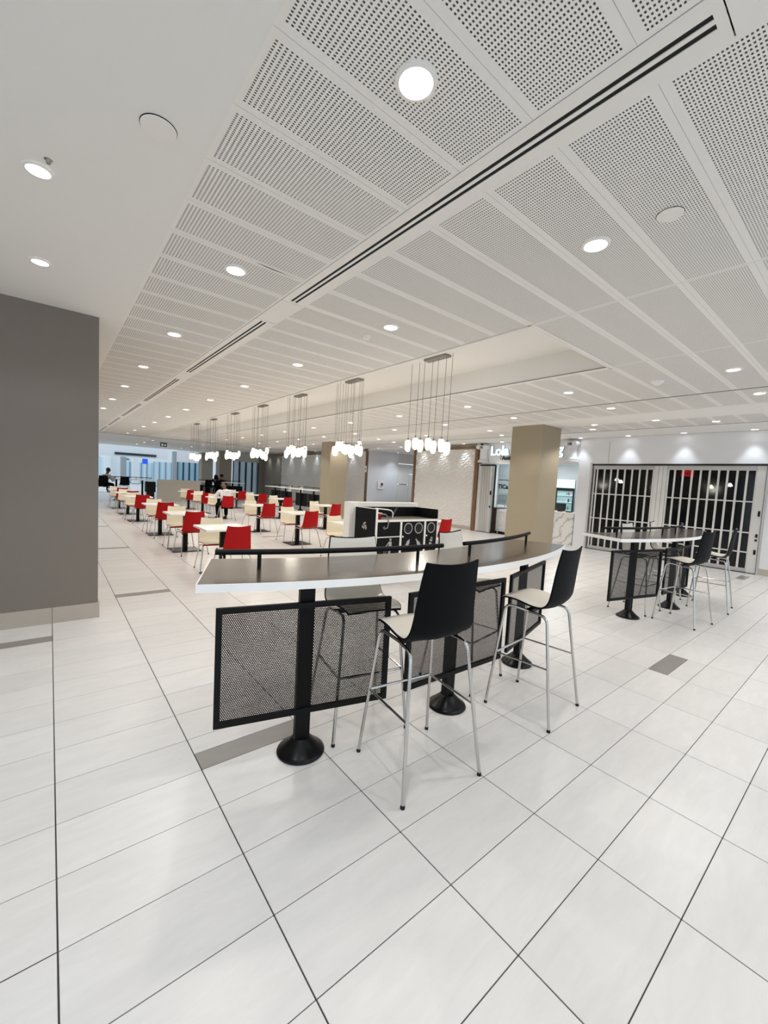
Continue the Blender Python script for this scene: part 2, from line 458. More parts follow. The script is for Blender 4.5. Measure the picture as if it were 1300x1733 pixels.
for i, y in enumerate((0.68, 1.95, 3.22, 4.44, 5.68, 7.0, 8.3, 9.95, 11.05, 12.1, 13.4, 15.0, 17.2, 18.8, 20.8, 22.4, 24.0, 26.0, 27.4)):
    downlight(11.70, y, ZW-.002, 'small cool downlight washing the shop wall, %s of that row' % nth(i), 'wall washers along the shops', True, 13.0, 68, 0.6)
for i, (x, y) in enumerate(((-.04, 2.84), (-.05, 4.06), (-.05, 1.6), (-.05, .3))):
    downlight(x, y, ZC-.014, 'cool recessed downlight in the plain soffit, %s' % (('in front of the taupe wall, farther', 'closest to the taupe wall', 'near the picture edge', 'out by the camera')[i]), 'soffit downlights', True, 13.0).scale = (.8, .8, .8)
k = 0
for y in (23.4, 25.8, 28.2, 30.6):
    for x in (1.6, 4.0, 6.4, 8.8):
        downlight(x, y, ZC-.014, 'tiny distant downlight in the plain ceiling behind the seating, number %s counted by row' % nth(k), 'distant downlights', True, 10.0); k += 1
def disc(name, label, cat, x, y, z, prof, m):
    t = thing(name, label, cat, (x, y, z))
    MB().lathe(prof, 28).build('cover', m, t, True)
    return t
t = disc('speaker_cover', 'round white cover plate in the plain soffit', 'ceiling speaker', .37, 2.13, ZC-.012, [(.001, -.007), (.069, -.007), (.071, -.004)], 'white_metal')
MB().lathe([(.001, -.001), (.073, -.001)], 28, cap=False).build('shadow_disc', 'slot_black', t)  # black disc stands in for the shadow round the plate's edge
t = disc('speaker_cover', 'round white cover in the perforated panels beside the slot vent', 'ceiling speaker', 2.53, .86, ZC, [(.001, -.006), (.060, -.006), (.062, -.003)], 'white_metal')
MB().lathe([(.001, -.001), (.064, -.001)], 28, cap=False).build('shadow_disc', 'slot_black', t)  # same painted shadow behind the rim of this cover
disc('smoke_detector', 'small round white detector near the second pendant-side downlight', 'smoke detector', 2.52, 3.53, ZC, [(.001, -.03), (.03, -.028), (.045, -.012), (.05, 0)], 'white_metal')
t = disc('smoke_detector', 'white dome detector in panels right of the coffer', 'smoke detector', 6.07, 2.02, ZC, [(.001, -.05), (.03, -.046), (.06, -.02), (.075, -.012), (.08, 0)], 'white_metal')
MB().lathe([(.03, -.03), (.056, -.022)], 20, cap=False).build('sensor_slot', 'slot_black', t)
disc('sprinkler', 'tiny sprinkler head in the soffit beside the downlight', 'sprinkler', -.0, 2.72, ZC-.012, [(.001, -.02), (.008, -.018), (.012, -.004), (.018, 0)], 'steel')

# torn edge of one panel beside the slot vent
sc = MB(); sc.add([(1.12, 2.936, ZC-.001), (1.17, 2.934, ZC-.003), (1.25, 2.937, ZC-.004), (1.35, 2.939, ZC-.002), (1.50, 2.938, ZC-.001), (1.35, 2.943, ZC-.001), (1.25, 2.948, ZC-.002), (1.17, 2.943, ZC-.001)], [tuple(range(8))])
sc.build('torn_edge', 'groove_dark', ceil)

# ================================================================== WALLS AND PILLARS
wl = struct(MB().box(-6, .385, 5.08, 11.0, 0, ZC).build('wall_left', 'wall_taupe'))
bl = struct(link('baseboard_left', None))
xb = [-1.784, -1.184, -.584, .0158, .397]
for a, b in zip(xb[:-1], xb[1:]):
    MB().box(a+.0015, b-.0015 if b < .39 else b, 5.068, 5.08, 0, .157).build('baseboard_tile', 'base_tile', bl)
MB().box(.385, .397, 5.08, 11.0, 0, .157).build('baseboard_tile', 'base_tile', bl)

def pillar(x, y, w, d, z, label, m='pillar_tan'):
    t = thing('pillar', label, 'pillar', (x, y, 0))
    MB().cbox(0, w, 0, d, 0, z, .004).build('shaft', m, t)
    MB().box(-.008, w+.008, -.008, d+.008, 0, .1).build('plinth', 'base_tile', t)
pillar(8.5, 4.98, .79, .79, ZC-.006, 'large square tan pillar in front of the lit shop sign')
pillar(8.5, 13.88, .80, .70, ZC-.006, 'square tan pillar behind the recycling unit, left of the white recess')
pillar(8.5, 27.4, .78, .75, ZC-.012, 'far grey pillar right behind the seated pair', 'wall_grey')
pillar(8.6, 31.75, .78, .9, ZC-.012, 'far grey pillar left behind the seated pair', 'wall_grey')
pillar(8.5, 40.2, .55, .6, 3.3, 'slim distant grey pillar beside the blue sign', 'far_grey')

# right hand wall line x = 11.9
XR = 11.9
def wall(name, x0, x1, y0, y1, z0, z1, m): return struct(MB().box(x0, x1, y0, y1, z0, z1).build(name, m))
wall('wall_right', XR, XR+.25, -1.2, 1.70, 0, ZC+.08, 'wall_white')
MB().box(XR-.012, XR, -1.2, 1.66, 0, .14).build('skirting_tile', 'base_tile', bpy.data.objects['wall_right'])
wall('wall_right_header', XR, XR+.25, 1.70, 5.38, 2.40, ZC+.08, 'wall_white')
MB().box(XR-.002, XR, 4.955, 4.962, 2.42, ZC-.02).build('joint', 'groove_dark', bpy.data.objects['wall_right_header'])
wall('wall_right_pier', XR, XR+.25, 5.38, 5.76, 0, ZC+.08, 'wall_white')
wall('wall_shop_header', XR+.02, XR+.25, 5.76, 9.35, 2.40, ZC+.08, 'wall_white')
wall('wall_shop_pier', XR+.02, XR+.25, 9.25, 9.50, 0, ZC+.08, 'wall_white')

def relief(name, y0, y1, z0, z1, seed):
    rnd = random.Random(seed); st = 0.022 if seed == 1 else 0.036
    ny = int((y1-y0)/st); nz = int((z1-z0)/st); v = []
    for j in range(nz+1):
        for i in range(ny+1):
            y = y0+(y1-y0)*i/ny; z = z0+(z1-z0)*j/nz
            u, w = y/0.14, z/0.14
            h = 0.5+0.5*math.sin(2*PI*(u*0.8+w*0.9)+1.3*math.sin(2*PI*(w*0.7-u*0.3)))*math.cos(2*PI*(u*0.55-w*0.6)+seed)
            v.append((XR-.012-.045*h*(0 < i < ny)*(0 < j < nz), y, z))
    f = [(j*(ny+1)+i, (j+1)*(ny+1)+i, (j+1)*(ny+1)+i+1, j*(ny+1)+i+1) for j in range(nz) for i in range(ny)]
    mb = MB(); mb.v = v; mb.f = f
    o = mb.build(name, 'wall_relief', None, True); struct(o)
    MB().box(XR, XR+.25, y0, y1, 0, ZC+.08).build('backing', 'wall_grey', o)
    return o
relief('wall_textured', 9.52, 12.60, .12, ZC-.07, 1)
MB().box(XR-.014, XR, 9.52, 12.6, 0, .12).build('skirting_tile', 'base_tile', bpy.data.objects['wall_textured'])
relief('wall_textured_middle', 16.10, 20.4, .12, ZC-.02, 2)
relief('wall_textured_far', 20.4, 25.45, .12, ZC-.02, 3)
for i, (y0, y1, z0, z1) in enumerate(((9.36, 9.50, 0, ZC-.02), (12.60, 12.72, 0, ZC-.02), (9.36, 12.72, ZC-.10, ZC-.021), (15.98, 16.10, 0, ZC-.02))):
    o = struct(MB().cbox(XR-.06, XR+.02, y0, y1, z0, z1, .006).build('trim_%d' % (i+1), 'trim_wood'))
# white recess (corridor) between the wooden trims
wall('wall_recess', XR, 13.85, 16.0, 16.2, 0, ZC+.1, 'wall_white')
wall('wall_recess_return', XR, 16.0, 12.5, 12.6, 0, ZC+.1, 'wall_white')
wall('wall_recess_end', 15.8, 16.0, 12.6, 16.2, 0, ZC+.1, 'shop_white')
struct(MB().box(XR, 16, 12.5, 16.2, ZC+.03, ZC+.1).build('ceiling_recess', 'ceiling_white'))
d = struct(link('door_1', None))
for x0, x1, z0, z1 in ((13.86, 14.62, 0, 1.50), (13.86, 14.62, 1.53, 2.55), (14.64, 15.8, 0, 2.05), (14.64, 15.8, 2.08, 2.55), (13.86, 15.8, 2.58, ZC+.03)):
    MB().cbox(x0, x1, 15.99, 16.04, z0, z1, .004).build('door_panel', 'wall_relief', d)
MB().box(13.95, 14.5, 15.975, 15.99, 1.50, 1.535).build('push_bar', 'steel', d)
downlight(13.4, 15.55, ZC+.028, 'cool downlight on the white recess wall', 'recess downlight', True, 16.0, 100, .5)
downlight(12.9, 14.2, ZC+.028, 'added cool fill lamp in the middle of the white recess', 'recess downlight', True, 60.0, 150, .3)  # unseen lamp, added to brighten the recess
downlight(14.7, 14.2, ZC+.028, 'added cool fill lamp deep in the white recess', 'recess downlight', True, 45.0, 150, .3)  # another added fill, for the deep end of the recess
t = thing('notice_frame', 'small white notice with a brown and pink picture on the recess wall', 'notice', (12.75, 15.985, 1.42))
MB().cbox(-.20, .20, -.035, 0, -.20, .20, .006).build('frame', 'poster', t)
MB().box(-.02, .13, -.039, -.035, -.02, .11).build('picture', 'poster_brown', t)
MB().box(-.06, .10, -.0385, -.035, -.11, -.02).build('caption', 'poster_pink', t)
t = thing('wall_sign', 'small white sign plate on the wooden trim left of the recess', 'sign', (XR-.075, 16.05, 2.16))
MB().cbox(-.02, .0, -.10, .10, -.15, .15, .008).build('plate', 'poster', t)
MB().box(-.0225, -.02, -.025, .025, -.055, .045).build('pictogram', 'sign_black', t)
# grey end wall strip and far storefront at y = 28.5
wall('wall_far_grey', XR, XR+.25, 25.45, 28.5, 0, ZC+.08, 'wall_grey')
wall('wall_far_pier', 11.55, XR+.25, 28.5, 28.9, 0, ZC+.08, 'wall_grey')
struct(MB().box(XR-.05, XR, 20.4, 28.5, ZC-.10, ZC-.021).build('trim_5', 'trim_wood'))

# ================================================================== SHOP GATES (x = 11.9)
def gate(y0, y1, bars, label):
    t = thing('folding_gate', label, 'gate', (XR+.06, y0, 0))
    def B(name, m, a, b, z0, z1, dx=.018): return MB().box(-dx, dx, a-y0, b-y0, z0, z1).build(name, m, t)
    B('top_rail', 'alu', y1, y0, 2.255, 2.36)
    B('bottom_rail', 'alu', y1, y0, .012, .10)
    for z in (.455, .89, 1.572): B('cross_rail', 'alu_light', y1, y0, z-.014, z+.014, .012)
    for y in bars: B('slat', 'alu_light', y-.020, y+.020, .10, 2.255, .014)
    bs = sorted([y1]+list(bars)+[y0])
    for a, b in zip(bs[:-1], bs[1:]):
        if b-a > .06: MB().box(-.003, .003, a-y0+.02, b-y0-.02, .10, 2.255).build('pane', 'dark_glass', t)
    return t
gl = gate(5.36, 3.83, (5.32, 5.24, 5.05, 4.88, 4.71, 4.53, 4.35, 4.17, 4.0, 3.85), 'aluminium folding grille with dark panes, left leaf beside the shop pillar')
gr = gate(3.55, 1.72, (3.53, 3.39, 3.22, 3.04, 2.87, 2.70, 2.53, 2.37, 2.20, 2.03, 1.87), 'aluminium folding grille with dark panes, right leaf below the red sign')
for o, ys in ((gl, (3.70,)), (gr, ())):
    pass
t = thing('gate_post', 'wide aluminium post joining the two gate leaves', 'gate post', (XR+.06, 3.69, 0))
for a, b in ((-.135, -.05), (-.045, .045), (.05, .135)):
    MB().cbox(-.03, .03, a, b, .01, 2.36, .004).build('profile', 'alu_light', t)
t = thing('gate_lock_post', 'aluminium lock stile with black handles at the gate edge', 'gate post', (XR+.05, 1.79, 0))
MB().cbox(-.03, .03, -.08, .08, .01, 2.36, .004).build('stile', 'alu_light', t)
for z, h in ((1.32, .06), (.84, .035), (.74, .02), (.48, .05)):
    MB().cbox(-.055, -.03, -.05, -.015, z-h, z+h, .004).build('latch', 'black_metal', t)
struct(MB().box(XR-.01, XR+.12, 1.70, 5.38, 2.36, 2.40).build('trim_6', 'slot_black'))
struct(MB().box(XR-.01, XR+.12, 1.70, 5.38, 0, .012).build('trim_7', 'slot_black'))
struct(MB().box(XR-.012, XR+.25, 1.66, 1.70, 0, 2.42).build('trim_8', 'alu'))
struct(MB().box(XR-.012, XR+.25, 5.37, 5.42, 0, 2.44).build('trim_9', 'alu'))
# dark closed unit behind the gate
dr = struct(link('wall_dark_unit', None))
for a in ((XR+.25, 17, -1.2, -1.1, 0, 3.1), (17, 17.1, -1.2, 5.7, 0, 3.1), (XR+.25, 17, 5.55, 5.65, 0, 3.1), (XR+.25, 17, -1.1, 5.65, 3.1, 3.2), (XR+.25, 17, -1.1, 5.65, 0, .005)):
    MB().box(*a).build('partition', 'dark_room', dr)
for i, (y, z) in enumerate(((6.256-.9, 2.08), (5.45, 2.0), (3.33, 1.93), (2.9, 2.0))):
    t = thing('night_lamp', 'small lit lamp glimpsed through the gate, %s from the shop pillar' % ('first', 'second', 'third', 'fourth')[i], 'lamp', (15 if i else 13.9, y if i else 5.3, z), 0, 'lamps behind the gate')
    if i == 1: t.location = (14.0, 5.4, 1.97); 
    MB().lathe([(.01, .08), (.03, .07), (.07, .0), (.06, -.02), (.01, -.03)], 16).build('bulb_glass', 'small_lamp', t, True)
    MB().tube([(0, 0, .08), (0, 0, 3.1-t.location.z)], .006, 6).build('cord', 'black_metal', t)
bpy.data.objects['night_lamp'].location = (13.6, 5.36, 2.02)
t = thing('exit_sign', 'small red lit sign behind the right gate leaf', 'sign', (15, 3.93, 2.33))
MB().cbox(-.03, .03, -.16, .16, -.09, .09, .01).build('housing', 'red_sign', t)
me = text_mesh('EXIT', .13, .003); me.materials.append(MATS['icon_white'])
o = link('lettering', me, t); o.rotation_euler = (PI/2, 0, -PI/2); o.location = (-.034, .14, -.045)
MB().tube([(0, 0, .09), (0, 0, .77)], .01, 6).build('stem', 'black_metal', t)

# ================================================================== LIT SHOP (y 5.8 - 9.25)
sh = struct(link('wall_shop', None))
for a in ((XR+.25, 16.2, 5.66, 5.76, 0, 3.1), (16.1, 16.2, 5.76, 9.5, 0, 3.1), (XR+.25, 16.2, 9.42, 9.52, 0, 3.1)):
    MB().box(*a).build('partition', 'shop_white', sh)
struct(MB().box(XR+.25, 16.2, 5.7, 9.5, 2.75, 2.85).build('ceiling_shop', 'shop_white'))
t = thing('light_panel', 'bright white ceiling light inside the lit shop', 'ceiling light', (13.6, 7.05, 2.73))
MB().box(-.3, .3, -.3, .3, 0, .02).build('frame', 'white_metal', t); MB().box(-.28, .28, -.28, .28, -.004, 0).build('diffuser', 'lens_cool', t)
for (x, y) in ((13.6, 7.05), (14.4, 8.6)):
    l = bpy.data.lights.new('shop_lamp', 'AREA'); l.energy = 30; l.size = .55; l.color = (.88, .96, 1)
    o = bpy.data.objects.new('shop_lamp', l); C.objects.link(o); o.location = (x, y, 2.71)
# pilasters in the shop header
def pilaster(y, label):
    t = thing('pilaster', label, 'pilaster', (XR-.02, y, 2.45))
    MB().lathe([(.20, 0), (.20, .05), (.17, .06), (.185, .09), (.15, .12), (.145, .17), (.135, .46), (.15, .48)], 22).halfx(.038).build('shaft', 'wall_white', t, True)
    for s in (-1, 1):
        MB().lathe([(.06, -.20), (.075, -.19), (.075, .02), (.06, .03)], 14).xform(Matrix.Translation((-.1, s*.14, .53)) @ Matrix.Rotation(PI/2, 4, 'Y') @ Matrix.Translation((0, 0, .085))).build('volute', 'wall_white', t, True)
    MB().cbox(-.2, .02, -.21, .21, .58, ZC-2.475, .01).build('capital', 'wall_white', t)
pilaster(9.14, 'white classical half column left of the lit sign')
pilaster(5.98, 'white classical half column right of the lit sign')
# lit letters: only what the pillar leaves in view can be read
def letters(name, body, size, y, z, m, mside, label, cat, ext=.03, off=.0, bev=0.0):
    t = thing(name, label, cat, (XR+.004, y, z))
    me = text_mesh(body, size, ext*.6, 0, off+.008); me.materials.append(MATS[mside])
    o = link('letter_sides', me, t); o.rotation_euler = (PI/2, 0, -PI/2)
    me = text_mesh(body, size, .006, bev, off); me.materials.append(MATS[m])
    o = link('letter_faces', me, t); o.rotation_euler = (PI/2, 0, -PI/2); o.location = (-ext*.7-.012, 0, 0)
    return t
letters('sign_letters', 'Lola', .43, 8.86, 2.70, 'sign_white', 'sign_side', 'glowing rounded white letters beside the left half column', 'sign', off=.008, bev=.006)
letters('sign_letters', 'g', .43, 6.44, 2.70, 'sign_white', 'sign_side', 'glowing white letter g at the right of the pillar', 'sign', off=.008, bev=.006)
t = thing('sign_caption', 'small black lettering under the glowing letters', 'sign', (XR-.004, 8.40, 2.54))
me = text_mesh('Auth', .19, .01, 0, .003); me.materials.append(MATS['sign_black']); o = link('lettering', me, t); o.rotation_euler = (PI/2, 0, -PI/2)
MB().box(-.006, 0, .05, .075, .0, .12).xform(Matrix.Rotation(.3, 4, 'X')).build('accent', 'sign_olive', t)
# folded grey door stack
t = thing('folding_door', 'stacked grey accordion door at the left of the lit shop', 'folding door', (XR+.02, 9.24, 0))
ys = [0, -.05, -.11, -.16, -.20, -.26, -.31, -.36, -.41, -.46, -.54, -.59]
for i, (a, b) in enumerate(zip(ys[:-1], ys[1:])):
    s = (.0, -.075)[i % 2]; e2 = (-.075, .0)[i % 2]
    MB().prism([(s-.012, a), (e2-.012, b), (e2+.012, b), (s+.012, a)], .02, 2.33).build('leaf', ('alu_light', 'alu')[i % 4 == 2], t)  # some leaves take the other aluminium to paint in fold shading
MB().box(-.06, .03, -.61, .02, 2.33, 2.38).build('track', 'slot_black', t)
MB().box(-.06, .03, -.61, .02, 0, .02).build('threshold', 'slot_black', t)
MB().box(-.055, .02, -.625, -.60, .02, 2.33).build('edge', 'slot_black', t)
for z, h in ((1.40, .07), (.92, .03)): MB().cbox(-.075, -.055, -.53, -.48, z-h, z+h, .004).build('latch', 'black_metal', t)
# white cabinet, brown panel, glass screen with lettering
t = thing('cabinet', 'white shop cabinet with framed door behind the folding door', 'cabinet', (12.2, 8.56, 0))
MB().cbox(0, .6, -.75, .12, .08, .86, .006).build('body', 'shop_white', t)
MB().cbox(-.02, 0, -.72, .09, .16, .82, .004).build('door', 'shop_white', t)
MB().cbox(-.03, -.02, -.62, -.0, .24, .74, .006).build('panel', 'wall_relief', t)
for y in (-.7, .06): MB().lathe([(.03, 0), (.02, .04), (.03, .08)], 10, (.05, y)).build('foot', 'shop_white', t)
t = thing('side_panel', 'dark brown wooden end panel beside the white cabinet', 'panel', (12.2, 8.83, 0))
MB().cbox(0, .5, -.14, .02, 0, .86, .006).build('board', 'brown_wood', t); MB().box(-.03, .55, -.22, .04, .862, .89).build('ledge', 'brown_wood', t)
t = thing('glass_screen', 'pale glass screen with black lettering inside the lit shop', 'glass screen', (12.36, 8.80, 0))
MB().box(-.006, .006, -1.6, 0, 1.0, 2.45).build('pane', 'cool_glass', t)
for y in (0, -.8, -1.6): MB().box(-.02, .02, y-.015, y+.015, .89, 2.7).build('mullion', 'shop_white', t)
MB().box(-.02, .02, -1.6, 0, 1.86, 1.885).build('rail', 'steel', t)
me = text_mesh('TICa', .21, .004, 0, .007); me.materials.append(MATS['sign_black']); o = link('lettering', me, t); o.rotation_euler = (PI/2, 0, -PI/2); o.location = (-.012, .0, 1.57)
for y0, y1, z0, z1, m in ((.14, -.08, 1.02, 1.36, 'far_grey'), (-.10, -.22, 1.12, 1.36, 'fridge_black'), (-.24, -.5, 1.12, 1.36, 'far_grey')):
    MB().box(.22, .44, y1, y0, z0, z1).build('menu_board', m, t)
t = thing('tap', 'small steel arched tap over the shop cabinet', 'tap', (12.3, 8.42, .86))
MB().tube([(0, 0, 0), (0, 0, .2), (-.02, .03, .27), (-.03, .12, .29), (-.03, .16, .25)], .014, 8).build('spout', 'chrome', t, True)
MB().lathe([(.03, 0), (.03, .03), (.015, .04)], 12).build('collar', 'chrome', t)
# marble counter, fridge, till
t = thing('shop_counter', 'white grey-veined marble shop counter beside the pillar', 'counter', (12.0, 5.82, 0))
MB().cbox(0, .65, 0, 1.6, 0, .93, .006).build('front', 'marble', t); MB().cbox(-.03, .68, 0, 1.63, .93, .96, .006).build('worktop', 'bin_white', t)
MB().box(-.004, .66, -.02, 0, 0, .93).build('end_edge', 'fridge_black', t)
t = thing('drinks_fridge', 'black glass-door drinks fridge with lit white header', 'fridge', (14.75, 7.22, 0), .40)
MB().box(.05, .7, 0, .62, 0, 2.02).build('body', 'fridge_black', t)
MB().box(.03, .05, .05, .57, .82, 1.62).build('interior', 'fridge_inside', t)
MB().cbox(-.03, .05, 0, .62, 1.72, 2.02, .006).build('header', 'fridge_light', t)
for y0, y1, z0, z1 in ((0, .05, .1, 1.72), (.57, .62, .1, 1.72), (.05, .57, 1.64, 1.72), (.05, .57, .1, .8)):
    MB().box(-.03, .05, y0, y1, z0, z1).build('door_frame', 'fridge_black', t)
for z in (.92, 1.20, 1.45): MB().box(-.005, .03, .05, .57, z-.012, z+.004).build('shelf', 'fridge_light', t)
for z in (.924, 1.204, 1.454):
    for q in range(7):
        mm = ('drink_red', 'drink_white', 'drink_red', 'drink_green') if z > 1.4 else (('drink_dark', 'drink_white', 'drink_green') if z > 1.1 else ('drink_dark', 'drink_green', 'drink_white'))
        b = thing('drink_bottle', '%s small bottle counted from the right on the %s fridge shelf' % (('first', 'second', 'third', 'fourth', 'fifth', 'sixth', 'seventh')[q], 'upper' if z > 1.4 else 'middle' if z > 1.1 else 'lower'), 'bottle', (14.7, 7.39+.074*q, z), 0, 'bottles on the %s fridge shelf' % ('upper' if z > 1.4 else 'middle' if z > 1.1 else 'lower'))
        m1 = random.choice(mm)
        MB().lathe([(.025, 0), (.026, .08), (.022, .10), (.010, .13), (.010, .15)], 8).build('body', m1, b); MB().lathe([(.012, .15), (.012, .165)], 8).build('cap', 'drink_white', b)
t = thing('card_terminal', 'dark till screen leaning on the marble counter', 'till', (12.35, 6.3, .96), .3)
MB().cbox(-.02, .02, -.02, .30, .03, .26, .006).xform(Matrix.Rotation(.35, 4, 'Y')).build('screen', 'fridge_black', t); MB().cbox(-.05, .2, .05, .2, 0, .03, .005).build('stand', 'fridge_black', t)
t = thing('card_reader', 'small black card reader on the marble counter edge', 'card reader', (12.12, 5.98, .96))
MB().cbox(0, .09, 0, .18, 0, .03, .006).build('case', 'fridge_black', t); MB().box(.01, .05, .02, .16, .03, .033).build('keypad', 'far_grey', t)

# ================================================================== BAR TABLES
ZT, RC = 1.05, 4.22
def P(r, a): return (r*math.sin(a), RC-r*math.cos(a))     # local: origin below the middle post, +y away from the camera
def arc_slab(r0, r1, a0, a1, z0, z1, n=44):
    o = [P(r1, a0+(a1-a0)*i/n) for i in range(n+1)]; i_ = [P(r0, a0+(a1-a0)*i/n) for i in range(n, -1, -1)]
    mb = MB(); v = []
    for i in range(n+1):
        a = a0+(a1-a0)*i/n
        for r in (r0, r1):
            x, y = P(r, a)
            v += [(x, y, z0), (x, y, z1)]
    f = []
    for i in range(n):
        k = 4*i
        f += [(k+1, k+3, k+7, k+5), (k, k+4, k+6, k+2), (k, k+1, k+5, k+4), (k+2, k+6, k+7, k+3)]
    f += [(0, 2, 3, 1), (4*n, 4*n+1, 4*n+3, 4*n+2)]
    return mb.add(v, f)
def mesh_screen(w, h):
    """perforated steel: honeycomb of hexagonal holes"""
    p = 0.0100; ro = p/math.sqrt(3)*1.001; ri = 0.0031
    v = []; f = []
    dy = p*math.sqrt(3)/2; rows = int(h/dy)
    for j in range(rows):
        n = int(w/p)-(j % 2)
        for i in range(n):
            cx = -w/2+(i+.5+.5*(j % 2))*p; cz = -h/2+(j+.5)*dy; o = len(v)
            for k in range(6):
                a = PI/6+k*PI/3; v.append((cx+ro*math.cos(a), 0, cz+ro*math.sin(a)))
            for k in range(6):
                a = PI/6+k*PI/3; v.append((cx+ri*math.cos(a), 0, cz+ri*math.sin(a)))
            for k in range(6):
                q = (k+1) % 6; f.append((o+k, o+q, o+6+q, o+6+k))
    mb = MB(); mb.v = v; mb.f = f
    return mb.mesh('screen', 'screen_black')
SW, SH = .972, .63
ME_SCREEN = mesh_screen(SW-.05, SH-.05)
fr = MB(); q = .03
fr.box(-SW/2, SW/2, -.011, .011, SH/2-q, SH/2).box(-SW/2, SW/2, -.011, .011, -SH/2, -SH/2+q).box(-SW/2, -SW/2+q, -.011, .011, -SH/2+q, SH/2-q).box(SW/2-q, SW/2, -.011, .011, -SH/2+q, SH/2-q)
ME_FRAME = fr.mesh('frame', 'black_metal')
pb = MB(); pb.lathe([(.132, 0), (.135, .008), (.131, .016), (.118, .024), (.070, .066), (.052, .085), (.046, .090)], 36)
ME_BASE = pb.mesh('foot_base', 'black_gloss', True)
ME_POST = MB().cbox(-.042, .042, -.026, .026, .08, ZT-.04, .004).mesh('post', 'black_metal')
ME_PLATE = MB().cbox(-.16, .16, -.16, .16, ZT-.048, ZT-.040, .003).mesh('mounting_plate', 'black_metal')
def rail_part(t, r, a0, a1, supports):
    pts = [P(r, a0+(a1-a0)*i/24)+(1.142,) for i in range(25)]
    rl = MB().tube(pts, .0155, 12).build('foot_guard_rail', 'black_metal', t, True); rl.name = 'rail'
    for a in supports:
        x, y = P(r, a); MB().lathe([(.011, ZT), (.011, 1.142)], 12, (x, y)).build('support', 'black_metal', rl, True)
A = math.radians
def bar_table(loc, rz, label):
    t = thing('bar_table', label, 'bar table', loc, rz, 'curved bar tables')
    eb = arc_slab(3.857, 4.467, -A(22.1), A(22.1), ZT-.040, ZT-.001).build('edge_band', 'edge_white', t)
    arc_slab(3.863, 4.461, -A(22.02), A(22.02), ZT-.002, ZT).build('tabletop', 'table_wood', t)
    rail_part(t, 4.15, -A(21.4), -A(1.0), (-A(18.3), -A(4.1)))
    rail_part(t, 4.15, A(2.2), A(20.2), (A(3.2), A(18.6)))
    for i, (px_, py_, off, ang, sh_) in enumerate(((-1.077, .143, -.045, -14.8, .014), (0, 0, -.045, -1.5, .03), (1.079, .135, -.045, 14.8, .02))):
        a = A(ang)
        po = link('post', ME_POST, t); po.location = (px_, py_, 0); po.rotation_euler = (0, 0, a)
        link('foot_base', ME_BASE, po); link('mounting_plate', ME_PLATE, po)
        s = link('perforated_screen', ME_SCREEN, t); s.rotation_euler = (0, 0, a)
        s.location = (px_-math.sin(a)*off+math.cos(a)*sh_, py_+math.cos(a)*off+math.sin(a)*sh_, .565)
        link('frame', ME_FRAME, s)
    return t
bar_table((2.190, 1.857, 0), 0, 'long curved dark-wood bar table in front, with white edge and rail')
bar_table((6.868, 1.857, 0), 0, 'curved dark-wood bar table standing in front of the dark gates')

# straight bars in the distance
def straight_bar(loc, rz, L, npost, label, screen=True):
    t = thing('high_table', label, 'bar table', loc, rz)
    MB().cbox(-L/2, L/2, -.3, .3, ZT-.04, ZT, .004).build('tabletop', 'edge_white', t)
    rl = MB().tube([(-L/2+.1, .12, 1.14), (L/2-.1, .12, 1.14)], .016, 8).build('rail', 'black_metal', t, True)
    for s in (-1, -.33, .33, 1): MB().lathe([(.011, ZT), (.011, 1.14)], 8, (s*(L/2-.2), .12)).build('support', 'black_metal', rl)
    for i in range(npost):
        x = -L/2+L*(i+.5)/npost
        po = link('post', ME_POST, t); po.location = (x, 0, 0); link('foot_base', ME_BASE, po)
    if screen:
        for i in range(2):
            x = -L/4+i*L/2
            s = MB().box(-L/4+.03, L/4-.03, -.004, .004, .22, .84).build('screen_panel', 'screen_black', t); s.location = (x, .06, 0)
            MB().box(-L/4+.03, L/4-.03, -.011, .011, .81, .84).box(-L/4+.03, L/4-.03, -.011, .011, .22, .25).box(-L/4+.03, -L/4+.06, -.011, .011, .25, .81).box(L/4-.06, L/4-.03, -.011, .011, .25, .81).build('frame', 'black_metal', s)
    return t
straight_bar((9.35, 17.2, 0), -PI/2, 2.5, 2, 'far white high table with dark screens, nearer of the two by the textured wall')
straight_bar((9.35, 20.1, 0), -PI/2, 2.5, 2, 'far white high table with dark screens, farther of the two by the textured wall')
straight_bar((3.05, 23.6, 0), 0, 2.2, 2, 'far high table with black posts left of the cream partition', False)
straight_bar((8.0, 25.4, 0), 0, 2.7, 2, 'far high table where the dark-clothed pair sits', True)

